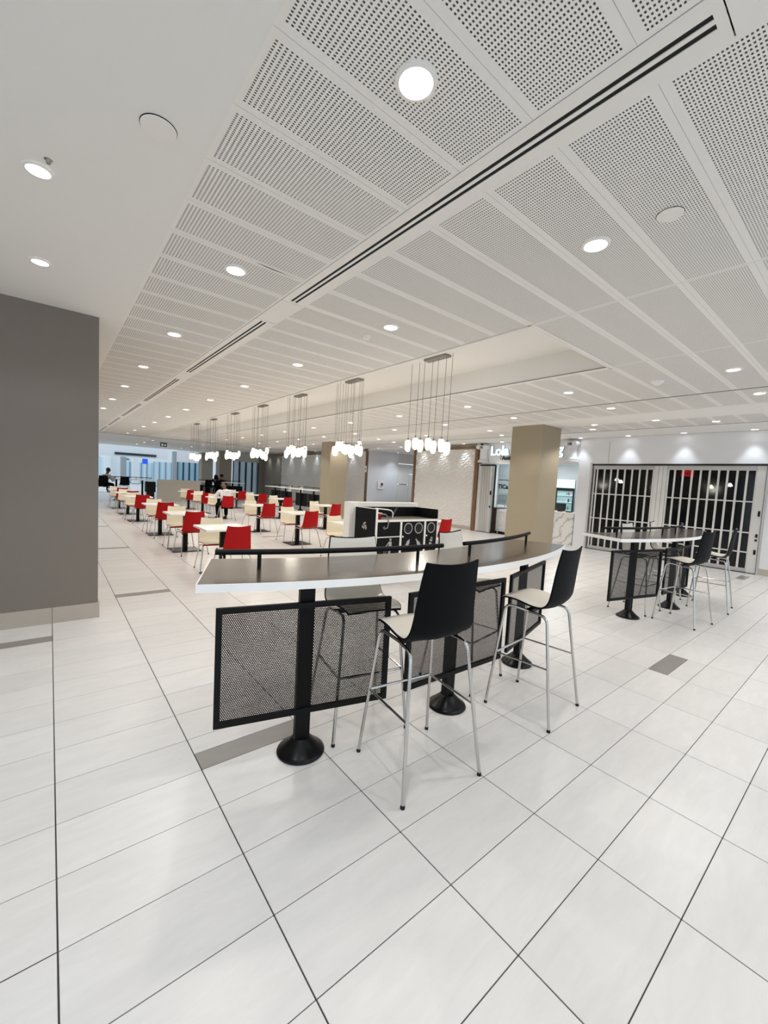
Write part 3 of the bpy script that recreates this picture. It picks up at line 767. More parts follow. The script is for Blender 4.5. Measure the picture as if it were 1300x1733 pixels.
# ================================================================== SEATING SHELLS
def shell_pts(prof, widths, curls, off, inset, ns=26, nt=12):
    """prof: list of (y, z) from seat front to back top. returns grid of points offset along the inner normal"""
    n = len(prof)
    def at(lst, u):
        u = max(0, min(n-1-1e-6, u*(n-1))); i = int(u); w = u-i
        p0, p1, p2, p3 = lst[max(i-1, 0)], lst[i], lst[i+1], lst[min(i+2, n-1)]
        cr = lambda a, b, c, d: .5*((2*b)+(-a+c)*w+(2*a-5*b+4*c-d)*w*w+(-a+3*b-3*c+d)*w**3)
        return tuple(cr(a, b, c, d) for a, b, c, d in zip(p0, p1, p2, p3)) if isinstance(p0, tuple) else cr(p0, p1, p2, p3)
    grid = []
    for s in range(ns+1):
        u = s/ns*(1-2*inset)+inset
        y, z = at(prof, u); e = .01
        ya, za = at(prof, max(0, u-e)); yb, zb = at(prof, min(1, u+e))
        ty, tz = yb-ya, zb-za; l = math.hypot(ty, tz); ty /= l; tz /= l
        ny, nz = tz, -ty                  # points to the sitter side
        if nz < 0 and abs(tz) < abs(ty): ny, nz = -ny, -nz
        w = at(widths, u)/2-inset*.25; c = at(curls, u)
        row = []
        for k in range(nt+1):
            x = -1+2*k/nt
            # rounded corner at the top of the back and the front edge
            d = c*x*x+off
            ear = .013*max(0, (u-.82)/.18)*x*x
            row.append((x*w, y+ny*d, z+nz*d+ear))
        grid.append(row)
    return grid
def shell_mesh(name, m, prof, widths, curls, off, th, inset=0.0):
    a = shell_pts(prof, widths, curls, off, inset); b = shell_pts(prof, widths, curls, off-th, inset)
    ns, nt = len(a)-1, len(a[0])-1
    v = [p for r in a for p in r]+[p for r in b for p in r]; N = (ns+1)*(nt+1); f = []
    I = lambda s, k: s*(nt+1)+k
    for s in range(ns):
        for k in range(nt):
            f.append((I(s, k), I(s, k+1), I(s+1, k+1), I(s+1, k)))
            f.append((N+I(s, k), N+I(s+1, k), N+I(s+1, k+1), N+I(s, k+1)))
    for s in range(ns):
        f.append((I(s, 0), I(s+1, 0), N+I(s+1, 0), N+I(s, 0))); f.append((I(s, nt), N+I(s, nt), N+I(s+1, nt), I(s+1, nt)))
    for k in range(nt):
        f.append((I(0, k), N+I(0, k), N+I(0, k+1), I(0, k+1))); f.append((I(ns, k), I(ns, k+1), N+I(ns, k+1), N+I(ns, k)))
    mb = MB(); mb.v = v; mb.f = f
    return mb.mesh(name, m, True)
def bend_leg(foot, knee, end, r=.06, n=7):
    """tube path: foot up to the knee, rounded bend, along to end"""
    f, k, e = Vector(foot), Vector(knee), Vector(end)
    a = k+(f-k).normalized()*r; b = k+(e-k).normalized()*min(r, (e-k).length*.9)
    pts = [f, a]
    for i in range(1, n):
        w = i/n; pts.append(a*(1-w)**2+k*2*w*(1-w)+b*w*w)
    return pts+[b, e]
# --- bar stool (faces +y)
SZ = .775
prof_s = [(.215, SZ+.010), (.17, SZ+.022), (.08, SZ+.010), (-.03, SZ-.012), (-.11, SZ-.008), (-.160, SZ+.035), (-.178, SZ+.115), (-.190, SZ+.24), (-.200, SZ+.335), (-.208, SZ+.395)]
wid_s = [.35, .385, .405, .415, .42, .41, .39, .37, .35, .332]
cur_s = [-.008, .0, .014, .018, .02, .026, .028, .026, .022, .018]
def stool_proto():
    t = thing('bar_stool', '', 'bar stool')
    s = link('shell', shell_mesh('shell', 'shell_black', prof_s, wid_s, cur_s, 0, .010), t)
    link('liner', shell_mesh('liner', 'liner_white', prof_s, wid_s, cur_s, .0022, .0020, .022), t)
    for sx in (-1, 1):
        # leg frame: front and rear leg of one side meet under the seat
        top = SZ-.03
        fl = bend_leg((sx*.245, .235, .012), (sx*.185, .165, top-.0), (sx*.165, .0, top-.018), .055)
        rl = bend_leg((sx*.250, -.232, .012), (sx*.185, -.135, top-.025), (sx*.165, .0, top-.018), .05)
        for pts, fx in ((fl, (sx*.245, .235)), (rl, (sx*.250, -.232))):
            lg = MB().tube(pts, .0095, 10).build('leg', 'chrome', t, True)
            MB().lathe([(.0115, 0), (.012, .010), (.010, .018)], 12, fx).build('foot_cap', 'rubber', lg)
    zf = .385
    lerp = lambda a, b, w: tuple(p+(q_-p)*w for p, q_ in zip(a, b))
    F = {sx: lerp((sx*.245, .235, .0), (sx*.185, .165, SZ-.03), zf/(SZ-.03)) for sx in (-1, 1)}
    R = {sx: lerp((sx*.250, -.232, .0), (sx*.185, -.135, SZ-.05), zf/(SZ-.05)) for sx in (-1, 1)}
    MB().tube([F[-1], F[1]], .0075, 8).build('footrest', 'chrome', t, True)
    for sx in (-1, 1): MB().tube([F[sx], R[sx]], .0065, 8).build('side_bar', 'chrome', t, True)
    MB().box(-.17, .17, -.02, .02, SZ-.055, SZ-.035).build('seat_bracket', 'black_metal', t)
    return t
ps = stool_proto()
stools = [
    (1.590, 1.535, -8, 'black-backed bar stool in the foreground, largest, at the curved table'),
    (2.728, 1.515, 6, 'black-backed bar stool at the right end of the front curved table'),
    (1.570, 2.100, 168, 'bar stool behind the front curved table showing its white back'),
    (2.640, 2.110, 180+9, 'bar stool behind the front table, partly hidden beside the rail gap'),
    (6.237, 1.530, -7, 'black-backed bar stool on the near side of the gate-side table'),
    (7.470, 1.520, 6, 'black-backed bar stool farthest right, against the gates'),
    (6.275, 2.100, 178, 'white-fronted stool behind the gate-side table, on the left'),
    (7.28, 2.10, 180+8, 'white-fronted stool behind the gate-side table, on the right'),
    (2.75, 23.05, 4, 'distant black-backed stool at the far left high table'),
    (7.10, 24.9, -3, 'distant black-backed stool behind the cream partition'),
    (1.95, 23.15, -6, 'distant dark stool under the person at the picture edge'),
    (7.65, 25.0, 4, 'distant stool under the veiled person'), (8.10, 25.95, 176, 'distant stool under the person with a cap'),
    (9.9, 17.0, 90, 'pale stool beyond the nearer wall-side high table'), (9.9, 19.1, 92, 'pale stool between the two wall-side high tables'), (9.9, 20.4, 90, 'pale stool beyond the farther wall-side high table'),
]
for i, (x, y, a, lb) in enumerate(stools):
    if i == 0: ps.location = (x, y, 0); ps.rotation_euler = (0, 0, A(a)); ps['label'] = lb; ps['group'] = 'bar stools'
    else: dup(ps, (x, y, 0), A(a), lb, 'bar stools')

# --- cafe chair (faces +y)
CZs = .445
prof_c = [(.215, CZs+.006), (.17, CZs+.018), (.08, CZs+.008), (-.03, CZs-.012), (-.11, CZs-.008), (-.163, CZs+.03), (-.184, CZs+.11), (-.200, CZs+.225), (-.214, CZs+.315), (-.224, CZs+.372)]
def chair_proto():
    t = thing('cafe_chair', '', 'chair')
    link('shell', shell_mesh('shell', 'shell_red', prof_c, wid_s, cur_s, 0, .010), t)
    link('liner', shell_mesh('liner', 'liner_cream', prof_c, wid_s, cur_s, .0025, .0023, .006), t)
    top = CZs-.028
    for sx in (-1, 1):
        fl = bend_leg((sx*.245, .225, .008), (sx*.195, .165, top), (sx*.17, .0, top-.012), .05)
        rl = bend_leg((sx*.245, -.250, .008), (sx*.195, -.13, top-.02), (sx*.17, .0, top-.012), .05)
        for pts, fx in ((fl, (sx*.245, .225)), (rl, (sx*.245, -.250))):
            lg = MB().tube(pts, .0085, 8).build('leg', 'chrome', t, True)
            MB().lathe([(.012, 0), (.012, .012), (.010, .02)], 8, fx).build('foot_cap', 'rubber', lg)
    MB().box(-.17, .17, -.02, .02, CZs-.05, CZs-.032).build('seat_bracket', 'shell_red', t)
    return t
def table_proto():
    t = thing('cafe_table', '', 'table')
    MB().cbox(-.345, .345, -.345, .345, .715, .745, .004).build('tabletop', 'laminate_white', t)
    MB().box(-.2, .2, -.025, .025, .69, .715).box(-.025, .025, -.2, .2, .691, .714).build('cross_plate', 'black_metal', t)
    MB().cbox(-.04, .04, -.04, .04, .015, .70, .003).build('post', 'black_metal', t)
    MB().cbox(-.255, .255, -.255, .255, 0, .016, .005).build('base_plate', 'black_gloss', t)
    return t
pch = chair_proto(); ptb = table_proto(); f1 = [True, True]
rows = (('left', 2.08, (6.42, 8.78, 11.15, 14.24, 16.5, 18.9)), ('middle', 4.54, (6.50, 8.78, 11.13, 14.65, 16.6, 18.62)), ('right', 6.78, (6.75, 11.24, 14.5, 16.9, 19.2)))
rc = random.Random(3)
def put(proto, k, loc, rz, lb, grp):
    if f1[k]:
        f1[k] = False; proto.location = loc; proto.rotation_euler = (0, 0, rz); proto['label'] = lb; proto['group'] = grp; return proto
    return dup(proto, loc, rz, lb, grp)
for rn, x, ys in rows:
    for i, y in enumerate(ys):
        xx = x+rc.uniform(-.02, .02)
        put(ptb, 1, (xx, y, 0), 0, 'square white cafe table, %s in the %s row' % (nth(i), rn), 'square white cafe tables')
        man = (rn == 'middle' and i == 3)
        put(pch, 0, (xx+(.12 if man else rc.uniform(-.02, .06)), y-(.46 if man else .40)+rc.uniform(-.03, .03), 0), A(rc.uniform(-5, 5)),
            'red chair back on the near side of the %s table in the %s row' % (nth(i), rn) if not man else 'red chair carrying the seated man in white shirt', 'red and cream cafe chairs')
        if not (rn == 'middle' and i == 0 and False):
            put(pch, 0, (xx+rc.uniform(-.06, .02), y+.40+rc.uniform(-.02, .05), 0), A(180+rc.uniform(-5, 5)),
                'cream-fronted chair facing the viewer at the %s table in the %s row' % (nth(i), rn), 'red and cream cafe chairs')

# ================================================================== RECYCLING UNIT
BX, BYF, BW, BD = 3.80, 4.82, 1.33, .53
t = thing('recycling_station', 'black and white recycling station with round openings behind the curved table', 'recycling station', (BX, BYF, 0))
MB().cbox(-.13, BW+.03, BD, BD+.16, 0, 1.222, .006).build('back_cabinet', 'bin_white', t)
MB().box(-.012, .02, .0, BD, .06, 1.15).build('side_panel', 'bin_black', t)
MB().box(BW-.02, BW, .0, BD, .06, 1.15).build('side_panel', 'bin_black', t)
MB().box(.02, BW-.02, BD-.02, BD, .06, 1.15).build('back_panel', 'bin_black', t)
MB().box(-.012, .02, -.012, 0, .06, 1.15).build('edge_strip', 'bin_white', t)
MB().box(BW-.016, BW+.0, -.012, 0, .06, .99).build('edge_strip', 'bin_white', t)
MB().box(-.014, .022, -.012, BD, 1.15, 1.158).build('edge_strip', 'bin_white', t)
MB().box(BW-.022, BW+.002, -.0, BD, 1.15, 1.156).build('edge_strip', 'bin_white', t)
MB().box(.02, BW-.02, 0, BD-.02, .955, .985).build('counter', 'counter_grey', t)
MB().box(.02, BW-.016, -.012, 0, .955, .99).build('counter_edge', 'bin_white', t)
MB().box(.02, BW-.02, .01, BD-.02, .06, .955).build('carcass', 'bin_black', t)
MB().box(.0, BW, .05, BD, 0, .06).build('plinth', 'bin_black', t)
divs = (.02, .50, 1.03, BW-.016)
for x in divs[1:3]: MB().box(x-.018, x+.018, -.012, .01, .06, .955).build('divider', 'bin_white', t)
MB().box(.02, .482, -.010, .01, .715, .73).build('divider', 'bin_white', t)
def ring(mb, cx, cz, r, w, n=28, d=.004):
    v = []; f = []
    for i in range(n):
        a = 2*PI*i/n
        for rr in (r-w/2, r+w/2):
            for y in (0, -d): v.append((cx+rr*math.cos(a), y, cz+rr*math.sin(a)))
    for i in range(n):
        k = 4*i; j = 4*((i+1) % n)
        f += [(k+1, k+3, j+3, j+1), (k, k+1, j+1, j), (k+2, j+2, j+3, k+3)]
    return mb.add(v, f)
def poly(mb, pts, d=.004):
    n = len(pts); v = [(x, 0, z) for x, z in pts]+[(x, -d, z) for x, z in pts]
    return mb.add(v, [tuple(range(n, 2*n))]+[(i, (i+1) % n, n+(i+1) % n, n+i) for i in range(n)])
def dsc(mb, cx, cz, r, n=16): return poly(mb, [(cx+r*math.cos(2*PI*i/n), cz+r*math.sin(2*PI*i/n)) for i in range(n)])
dd = []
for (x0, x1, z0, z1, kn) in ((.02, .482, .733, .95, None), (.02, .482, .08, .712, None), (.52, 1.01, .08, .95, .545), (1.05, BW-.02, .08, .95, 1.075)):
    dr_ = MB().cbox(x0+.004, x1-.004, -.006, .010, z0, z1, .002).build('door', 'bin_black', t); dd.append(dr_)
    if kn: MB().lathe([(.016, 0), (.016, .006), (.010, .012)], 14).xform(Matrix.Translation((kn, -.006, .715)) @ Matrix.Rotation(PI/2, 4, 'X')).build('lock', 'icon_white', dr_)
for cx, d_ in ((.655, dd[2]), (.885, dd[2]), (1.175, dd[3])):
    ring(MB(), cx, .845, .083, .014).xform(Matrix.Translation((0, -.0065, 0))).build('opening_ring', 'icon_grey', d_)
    dsc(MB(), cx, .845, .077).xform(Matrix.Translation((0, -.0045, 0))).build('opening', 'slot_black', d_)
ic = MB(); dsc(ic, .292, .615, .020)     # litter figure
poly(ic, [(.262, .585), (.318, .585), (.322, .50), (.308, .50), (.306, .565), (.302, .46), (.30, .40), (.284, .40), (.282, .46), (.278, .40), (.262, .40), (.262, .46), (.262, .562), (.232, .525), (.205, .50), (.198, .51), (.224, .54)])
poly(ic, [(.165, .455), (.172, .455), (.182, .40), (.176, .40)]); poly(ic, [(.198, .44), (.205, .47), (.212, .47), (.204, .44)]); poly(ic, [(.215, .455), (.222, .455), (.212, .40), (.206, .40)])
ic.xform(Matrix.Translation((0, -.0065, .065))).build('litter_symbol', 'icon_grey', dd[1])
def icon(pts, cx, cz, ang, d_, nm):
    m_ = MB()
    for p in pts: poly(m_, p)
    m_.xform(Matrix.Translation((cx, -.0065, cz)) @ Matrix.Rotation(A(ang), 4, 'Y')).build(nm, 'icon_grey', d_)
icon([[(-.026, -.05), (.026, -.05), (.03, .03), (.02, .05), (-.02, .05), (-.03, .03)], [(-.01, .055), (.012, .055), (.012, .075), (-.01, .075)]], .655, .60, 30, dd[2], 'can_symbol')
icon([[(-.028, -.07), (.028, -.07), (.03, .0), (.012, .04), (.01, .08), (-.01, .08), (-.012, .04), (-.03, .0)]], .885, .605, -38, dd[2], 'bottle_symbol')
icon([[(-.024, -.06), (.024, -.06), (.03, -.03), (.0, -.015), (-.03, -.03)], [(-.028, .0), (.028, .0), (.028, .03), (-.028, .03)], [(-.026, .045), (.026, .045), (.018, .07), (-.018, .07)]], 1.185, .615, 16, dd[3], 'carton_symbol')
rec = MB()
for k_ in range(3):
    a = 2*PI*k_/3
    q1 = MB(); poly(q1, [(-.052, -.038), (-.018, -.038), (-.018, -.052), (.012, -.026), (-.018, 0), (-.018, -.014), (-.038, -.014), (-.055, .008), (-.066, -.012)])
    q1.xform(Matrix.Rotation(a, 4, 'Y')); rec.add(q1.v, q1.f)
rec.xform(Matrix.Translation((-.0125, .27, .87)) @ Matrix.Rotation(-PI/2, 4, 'Z') @ Matrix.Scale(1.0, 4)).build('recycling_symbol', 'icon_grey', t)
# handle-like icons on the interior back and the steel hooks of the tray drop
icon([[(-.02, -.07), (.02, -.07), (.02, .02), (.012, .04), (.012, .08), (-.012, .08), (-.012, .04), (-.02, .02)]], 0, 0, 35, t, 'bottle_symbol')
o = [c for c in t.children if c.name.startswith('bottle_symbol')][-1]; o.location = (.80, BD-.016, 1.085); o.data.materials[0] = MATS['icon_dim']
MB().tube([(.30, .42, 1.13), (.50, .34, 1.115), (.56, .32, 1.10), (.585, .31, 1.06), (.585, .31, .985)], .011, 8).build('guide_bar', 'icon_white', t, True)
MB().tube([(.10, .06, 1.075), (.19, .02, 1.07), (.225, .0, 1.03), (.22, -.03, .94), (.18, -.05, .87), (.12, -.05, .855), (.10, -.05, .875), (.13, -.05, .89)], .010, 8).build('coat_hook', 'steel', t, True)
t = thing('red_carton', 'small dark red box left on the recycling counter', 'box', (BX+.10, BYF+.18, .985))
MB().cbox(0, .14, 0, .10, 0, .085, .004).build('carton', 'shell_red', t); MB().box(-.01, .15, -.01, .11, .085, .095).build('lid', 'icon_white', t)

# ================================================================== PENDANT CLUSTERS
ME_BULB = MB().lathe([(.004, .092), (.028, .088), (.042, .070), (.047, .03), (.046, -.02), (.039, -.058), (.024, -.084), (.003, -.092)], 16).mesh('bulb', 'bulb', True)
ME_CAP = MB().lathe([(.012, .088), (.012, .115), (.006, .12)], 10).mesh('socket', 'steel')
ME_CAN = MB().cbox(-.06, .06, -.21, .21, -.028, 0, .003).mesh('canopy', 'steel')
offs = [(.00, .46, .0), (.01, .31, .027), (-.02, .17, -.014), (.02, .05, .013), (-.01, -.09, -.038), (.01, -.22, -.018), (0, -.34, -.066),
        (-.11, .22, .02), (.10, .10, -.03), (-.10, -.02, .015), (.11, -.14, .03), (-.08, .38, -.03)]
for i in range(7):
    y = 4.22+2.03*i
    t = thing('pendant_cluster', 'hanging cluster of glowing glass bulbs, %s in the ceiling coffer' % nth(i), 'pendant light', (4.22, y, CZ), 0, 'pendant clusters in the coffer')
    o = link('canopy', ME_CAN, t); o.location = (0, -.05, 0)
    nb = 7 if i == 0 else 12
    rr = random.Random(i)
    for k_, (dx, dy, dz) in enumerate(offs[:nb]):
        z = -1.215+dz+(0 if i == 0 else rr.uniform(-.04, .04))
        b = link('bulb', ME_BULB, t); b.location = (dx, dy, z); link('socket', ME_CAP, b)
        MB().tube([(dx, dy, z+.115), (dx, dy, -.003)], .0032 if i == 0 else .0026, 5).build('cable', 'cable', t)
    l = bpy.data.lights.new('pendant_lamp', 'POINT'); l.energy = CLUSTER_W; l.shadow_soft_size = .12; l.color = (1, .93, .80)
    o = bpy.data.objects.new('pendant_lamp', l); C.objects.link(o); o.parent = t; o.location = (0, 0.06, -1.36)

# ================================================================== PARTITION, FAR CONCOURSE
o = MB().cbox(4.22, 6.25, 23.3, 23.42, 0, 1.10, .006).build('partition', 'pillar_tan'); o.name = 'half_wall'
o.data.materials[0] = MATS['partition_cream']; tag(o, 'low cream partition wall at the end of the seating', 'partition')
t = thing('planter_box', 'black square box beside the cream partition', 'planter', (3.72, 23.4, 0))
MB().cbox(0, .44, 0, .4, .44, .96, .01).build('body', 'black_metal', t); MB().cbox(.05, .39, .05, .35, 0, .44, .004).build('base', 'black_gloss', t)
t = thing('exit_sign', 'small black hanging sign with white pictogram and arrow', 'sign', (4.6, 24.0, 2.79))
MB().cbox(-.155, .155, -.02, .02, 0, .17, .006).build('panel', 'exit_black', t)
MB().box(-.16, .16, -.03, .03, .17, .225).build('bracket', 'steel', t)
p_ = MB(); poly(p_, [(-.11, .04), (-.03, .04), (-.03, .13), (-.11, .13), (-.11, .115), (-.045, .115), (-.045, .055), (-.11, .055)]); dsc(p_, -.085, .10, .014); poly(p_, [(-.10, .065), (-.085, .09), (-.065, .08), (-.06, .065), (-.08, .072)])
p_.xform(Matrix.Translation((0, -.021, 0))).build('pictogram', 'exit_white', t)
p_ = MB(); poly(p_, [(.01, .075), (.06, .075), (.06, .045), (.12, .085), (.06, .125), (.06, .095), (.01, .095)]); p_.xform(Matrix.Translation((0, -.021, 0))).build('arrow', 'exit_white', t)

def storefront(name, label, x0, x1, y, z1, hz, n, glass, mull, head='wall_white', face=0.0):
    t = thing(name, label, 'storefront', (x0, y, 0))
    L = x1-x0
    MB().box(0, L, 0, .2, z1, hz).build('header', head, t)
    MB().box(0, L, -.02, .05, 0, .06).build('sill', mull, t)
    for i in range(n):
        MB().box(L*i/n+.04, L*(i+1)/n-.04, .02, .04, .06, z1).build('pane', glass, t)
    for i in range(n+1):
        MB().box(max(0, L*i/n-.05), min(L, L*i/n+.05), -.03, .08, .06, z1).build('mullion', mull, t)
    return t
storefront('glass_storefront', 'bright glazed storefront with dark mullions beside the far grey wall', 9.75, 11.54, 28.5, 2.45, ZC-.03, 4, 'glass_blue', 'mullion_dark')
storefront('glass_storefront', 'dim glazed storefront between the two far grey pillars', 7.9, 9.7, 36.0, 2.3, 3.3, 4, 'glass_blue', 'mullion_dark')
storefront('glass_storefront', 'pale blue storefront seen over the cream partition', 7.6, 12.3, 44.0, 2.35, 4.6, 9, 'glass_pale', 'mullion_grey', 'far_white')
storefront('glass_storefront', 'pale distant storefront under the blue sign', 6.2, 8.9, 52.0, 2.3, 4.8, 5, 'glass_pale', 'mullion_grey', 'far_white')
storefront('glass_storefront', 'hazy white storefront at the end of the concourse', 2.2, 5.6, 58.0, 2.7, 5.2, 4, 'glass_pale', 'far_white', 'far_white')
wall('wall_far', -6, 18, 60, 60.2, 0, 5.5, 'far_white')
wall('wall_far_right', 14.0, 14.2, 32.2, 60, 0, 5.0, 'far_white')
wall('wall_bulkhead', -6, 7.2, 36.0, 36.3, 2.42, 4.2, 'far_white')
o = MB().cbox(3.7, 6.4, 35.93, 36.0, 2.55, 2.72, .006).build('slot_shade_strip', 'mullion_dark'); tag(o, 'long dark strip painted in for the slot in the bright bulkhead', 'dark slot')  # dark strip painted in for the shaded depth of a recessed slot
for i, (x, y, w) in enumerate(((4.25, 50, .5), (5.35, 47, .45), (6.6, 49, .6))):
    pillar(x, y, w, .6, 4.2, 'pale distant column in the bright concourse, %s from the left' % ('first', 'second', 'third')[i], 'far_grey' if i == 1 else 'far_white')
t = thing('blue_sign', 'bright blue square sign on a pale pole by the slim grey pillar', 'sign', (6.12, 39.0, 2.02))
MB().cbox(-.2, .2, -.03, .03, 0, .42, .01).build('panel', 'sign_blue', t); MB().cbox(-.05, .05, -.02, .02, -2.02, 0, .004).build('pole', 'far_white', t)
t = thing('shop_sign', 'small dark blue lettered sign on a pale distant shop', 'sign', (6.35, 51.975, 2.45))
MB().cbox(-.35, .35, -.03, .03, 0, .22, .01).build('panel', 'glass_blue', t); MB().box(-.25, .25, -.034, -.03, .07, .15).build('lettering', 'mullion_dark', t)
t = thing('directory_board', 'pale grey directory board at the end of the concourse', 'sign', (2.9, 57.972, 2.72))
MB().cbox(0, 1.6, -.03, .03, 0, .5, .01).build('panel', 'glass_pale', t); MB().box(.1, .4, -.034, -.03, .12, .4).box(.5, 1.5, -.034, -.03, .12, .4).build('lettering', 'far_grey', t)

# ================================================================== PEOPLE
def skin(name, m, pts, edges, parent, sub=2):
    """pts: {key: (x, y, z, r)}"""
    keys = list(pts); me = bpy.data.meshes.new(name)
    me.from_pydata([pts[k][:3] for k in keys], [(keys.index(a), keys.index(b)) for a, b in edges], [])
    o = bpy.data.objects.new(name, me); C.objects.link(o)
    md = o.modifiers.new('s', 'SKIN'); sv = me.skin_vertices[0].data
    for i, k in enumerate(keys):
        r = pts[k][3]; r = r if isinstance(r, tuple) else (r, r); sv[i].radius = r; sv[i].use_root = (i == 0)
    sd = o.modifiers.new('d', 'SUBSURF'); sd.levels = sub; sd.render_levels = sub
    dg = bpy.context.evaluated_depsgraph_get(); me2 = bpy.data.meshes.new_from_object(o.evaluated_get(dg))
    bpy.data.objects.remove(o); me2.materials.clear(); me2.materials.append(MATS[m])
    me2.polygons.foreach_set('use_smooth', [True]*len(me2.polygons))
    return link(name, me2, parent)
def sitter(label, loc, rz, seat, lean, skinm, shirt, trousers, shoe, hairm=None, hat=False, veil=False, arm=(.16, .36, .05), feet_z=0.0, head_tilt=.10, torso=.50, hdy=0.0, hdz=0.0):
    t = thing('person', label, 'person', loc, rz)
    h = seat
    sh_y = lean; sz = h+torso
    body = {'pel': (0, -.02, h+.10, .12), 'chest': (0, sh_y*.6, h+.36, .13), 'neck0': (0, sh_y, sz+.04, .055), 'neck': (0, sh_y+.03, sz+.10, .052), 'headb': (0, sh_y+.05+hdy*.6, sz+.17+hdz*.7, .078), 'headm': (0, sh_y+.06+head_tilt*.3+hdy, sz+.235+hdz, (.078, .092)), 'headt': (0, sh_y+.05+head_tilt*.3+hdy*1.2, sz+.305+hdz, .062)}
    ed = [('pel', 'chest'), ('chest', 'neck0'), ('neck0', 'neck'), ('neck', 'headb'), ('headb', 'headm'), ('headm', 'headt')]
    ax, ay, az = arm
    for s, n in ((-1, 'l'), (1, 'r')):
        body['sh'+n] = (s*.185, sh_y-.01, sz-.02, .055); body['el'+n] = (s*.275, sh_y+.10, sz-.27, .042); body['wr'+n] = (s*ax, sh_y+ay, h+.30+az, .030); body['pa'+n] = (s*(ax-.03), sh_y+ay+.07, h+.305+az, (.040, .016))
        ed += [('chest', 'sh'+n), ('sh'+n, 'el'+n), ('el'+n, 'wr'+n), ('wr'+n, 'pa'+n)]
        for q_ in range(4):
            kx = s*(ax-.03)+(q_-1.5)*.02; ln = (.055, .065, .062, .048)[q_]
            body['f%s%d' % (n, q_)] = (kx, sh_y+ay+.11, h+.31+az, .009); body['g%s%d' % (n, q_)] = (kx, sh_y+ay+.11+ln, h+.295+az, .008)
            ed += [('pa'+n, 'f%s%d' % (n, q_)), ('f%s%d' % (n, q_), 'g%s%d' % (n, q_))]
        body['t'+n] = (s*(ax-.085), sh_y+ay+.075, h+.305+az, .009); ed.append(('pa'+n, 't'+n))
        body['hp'+n] = (s*.095, .02, h+.08, .085); body['kn'+n] = (s*.15, .40, h+.07, .062); body['an'+n] = (s*.14, .36, feet_z+.09, .042); body['to'+n] = (s*.15, .50, feet_z+.03, (.04, .028))
        ed += [('pel', 'hp'+n), ('hp'+n, 'kn'+n), ('kn'+n, 'an'+n), ('an'+n, 'to'+n)]
    skin('body', skinm, body, ed, t)
    g_ = lambda k, dr: body[k][:3]+(((body[k][3][0]+dr, body[k][3][1]+dr) if isinstance(body[k][3], tuple) else body[k][3]+dr),)
    sp = {k: g_(k, .028) for k in ('pel', 'chest')}; sp['neck0'] = g_('neck0', .022); es = [('pel', 'chest'), ('chest', 'neck0')]
    sp['pel'] = body['pel'][:3]+((.165, .125),); sp['chest'] = body['chest'][:3]+((.19, .13),)
    for n in 'lr':
        for k in ('sh', 'el', 'wr'): sp[k+n] = g_(k+n, .022)
        es += [('chest', 'sh'+n), ('sh'+n, 'el'+n), ('el'+n, 'wr'+n)]
    skin('shirt', shirt, sp, es, t)
    tp = {'pel': body['pel'][:3]+((.17, .13),)}; et = []
    for n in 'lr':
        for k in ('hp', 'kn', 'an'): tp[k+n] = g_(k+n, .020)
        et += [('pel', 'hp'+n), ('hp'+n, 'kn'+n), ('kn'+n, 'an'+n)]
    skin('trousers', trousers, tp, et, t)
    for n in 'lr':
        a, b = body['an'+n], body['to'+n]
        skin('shoe', shoe, {'a': (a[0], a[1]-.03, feet_z+.05, (.045, .045)), 'b': (b[0], b[1]-.02, feet_z+.042, (.046, .036)), 'c': (b[0], b[1]+.06, feet_z+.035, (.034, .028))}, [('a', 'b'), ('b', 'c')], t)
    hm = body['headm']; hx, hy, hz_ = hm[:3]
    # face: brow, nose, ears, eyes, mouth on the front of the head
    for s in (-1, 1):
        MB().lathe([(.002, -.012), (.011, -.006), (.011, .006), (.002, .012)], 8).xform(Matrix.Translation((s*.031, hy+.080, hz_+.005))).build('eye', 'sole_brown', t, True)
        MB().lathe([(.004, -.03), (.012, -.02), (.014, .012), (.005, .028)], 8).xform(Matrix.Translation((s*.082, hy-.005, hz_-.005))).build('ear', skinm, t, True)
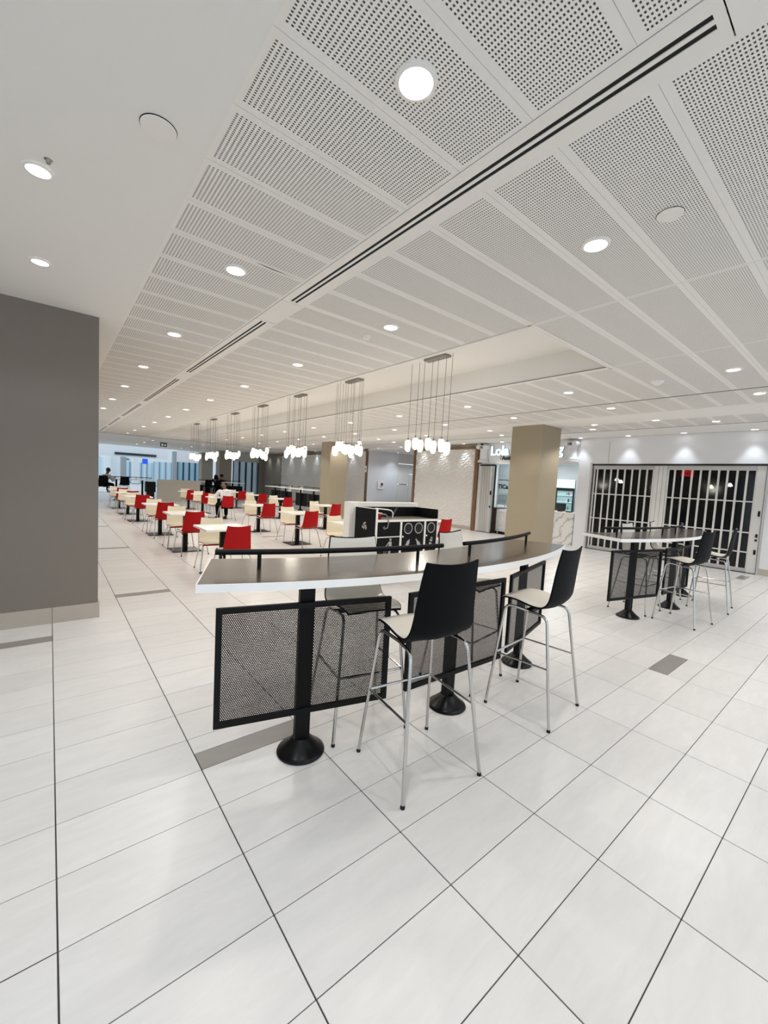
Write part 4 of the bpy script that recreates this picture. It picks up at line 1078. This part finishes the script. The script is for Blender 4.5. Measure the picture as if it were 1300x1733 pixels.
    MB().lathe([(.002, .028), (.008, .012), (.014, -.012), (.006, -.02)], 8).xform(Matrix.Translation((0, hy+.088, hz_-.018))).build('nose', skinm, t, True)
    MB().cbox(-.022, .022, hy+.070, hy+.080, hz_-.062, hz_-.054, .002).build('mouth', 'sole_brown', t)
    if hairm:
        MB().lathe([(.078, -.05), (.090, -.01), (.093, .03), (.082, .075), (.055, .105), (.02, .12), (.002, .122)], 18, (0, hy-.022)).xform(Matrix.Translation((0, 0, hz_))).build('hair', hairm, t, True)
    if veil:
        skin('veil', 'cloth_black', {'a': (0, hy-.02, hz_+.04, (.105, .10)), 'b': (0, hy-.05, hz_-.12, (.12, .10)), 'c': (0, hy-.10, hz_-.32, (.20, .13)), 'd': (0, hy-.12, hz_-.55, (.19, .11))}, [('a', 'b'), ('b', 'c'), ('c', 'd')], t)
    if hat:
        MB().lathe([(.115, .0), (.105, .03), (.085, .07), (.04, .095), (.002, .10)], 18, (0, hy)).xform(Matrix.Translation((0, 0, hz_+.03))).build('cap', 'cloth_black', t, True)
        MB().prism([(-.07, hy+.08), (.07, hy+.08), (.06, hy+.17), (-.06, hy+.17)], hz_+.03, hz_+.042).build('cap_visor', 'cloth_black', t)
    return t
sitter('man in white shirt and black trousers seated, back to the viewer, head bowed', (4.66, 14.22, 0), A(2), .43, .14, 'skin_dark', 'cloth_white', 'cloth_black', 'sole_brown', arm=(.20, .30, .10), head_tilt=.1, torso=.57, hdy=.08, hdz=-.07)
sitter('person in black veil and clothes seated at the far high table', (7.65, 25.03, 0), A(3), .70, .12, 'skin_mid', 'cloth_black', 'cloth_black', 'cloth_black', veil=True, feet_z=.36, arm=(.18, .26, .10))
sitter('person with black cap leaning over the far high table', (8.10, 25.92, 0), A(178), .66, .22, 'skin_mid', 'cloth_black', 'cloth_black', 'cloth_black', hairm='hair', hat=True, feet_z=.36, arm=(.18, .20, .12))
sitter('dark-haired person in grey top seated at the left picture edge', (1.93, 23.2, 0), A(-55), .70, .20, 'skin_dark', 'cloth_grey', 'cloth_black', 'cloth_black', hairm='hair', feet_z=.36, arm=(.16, .24, .10))
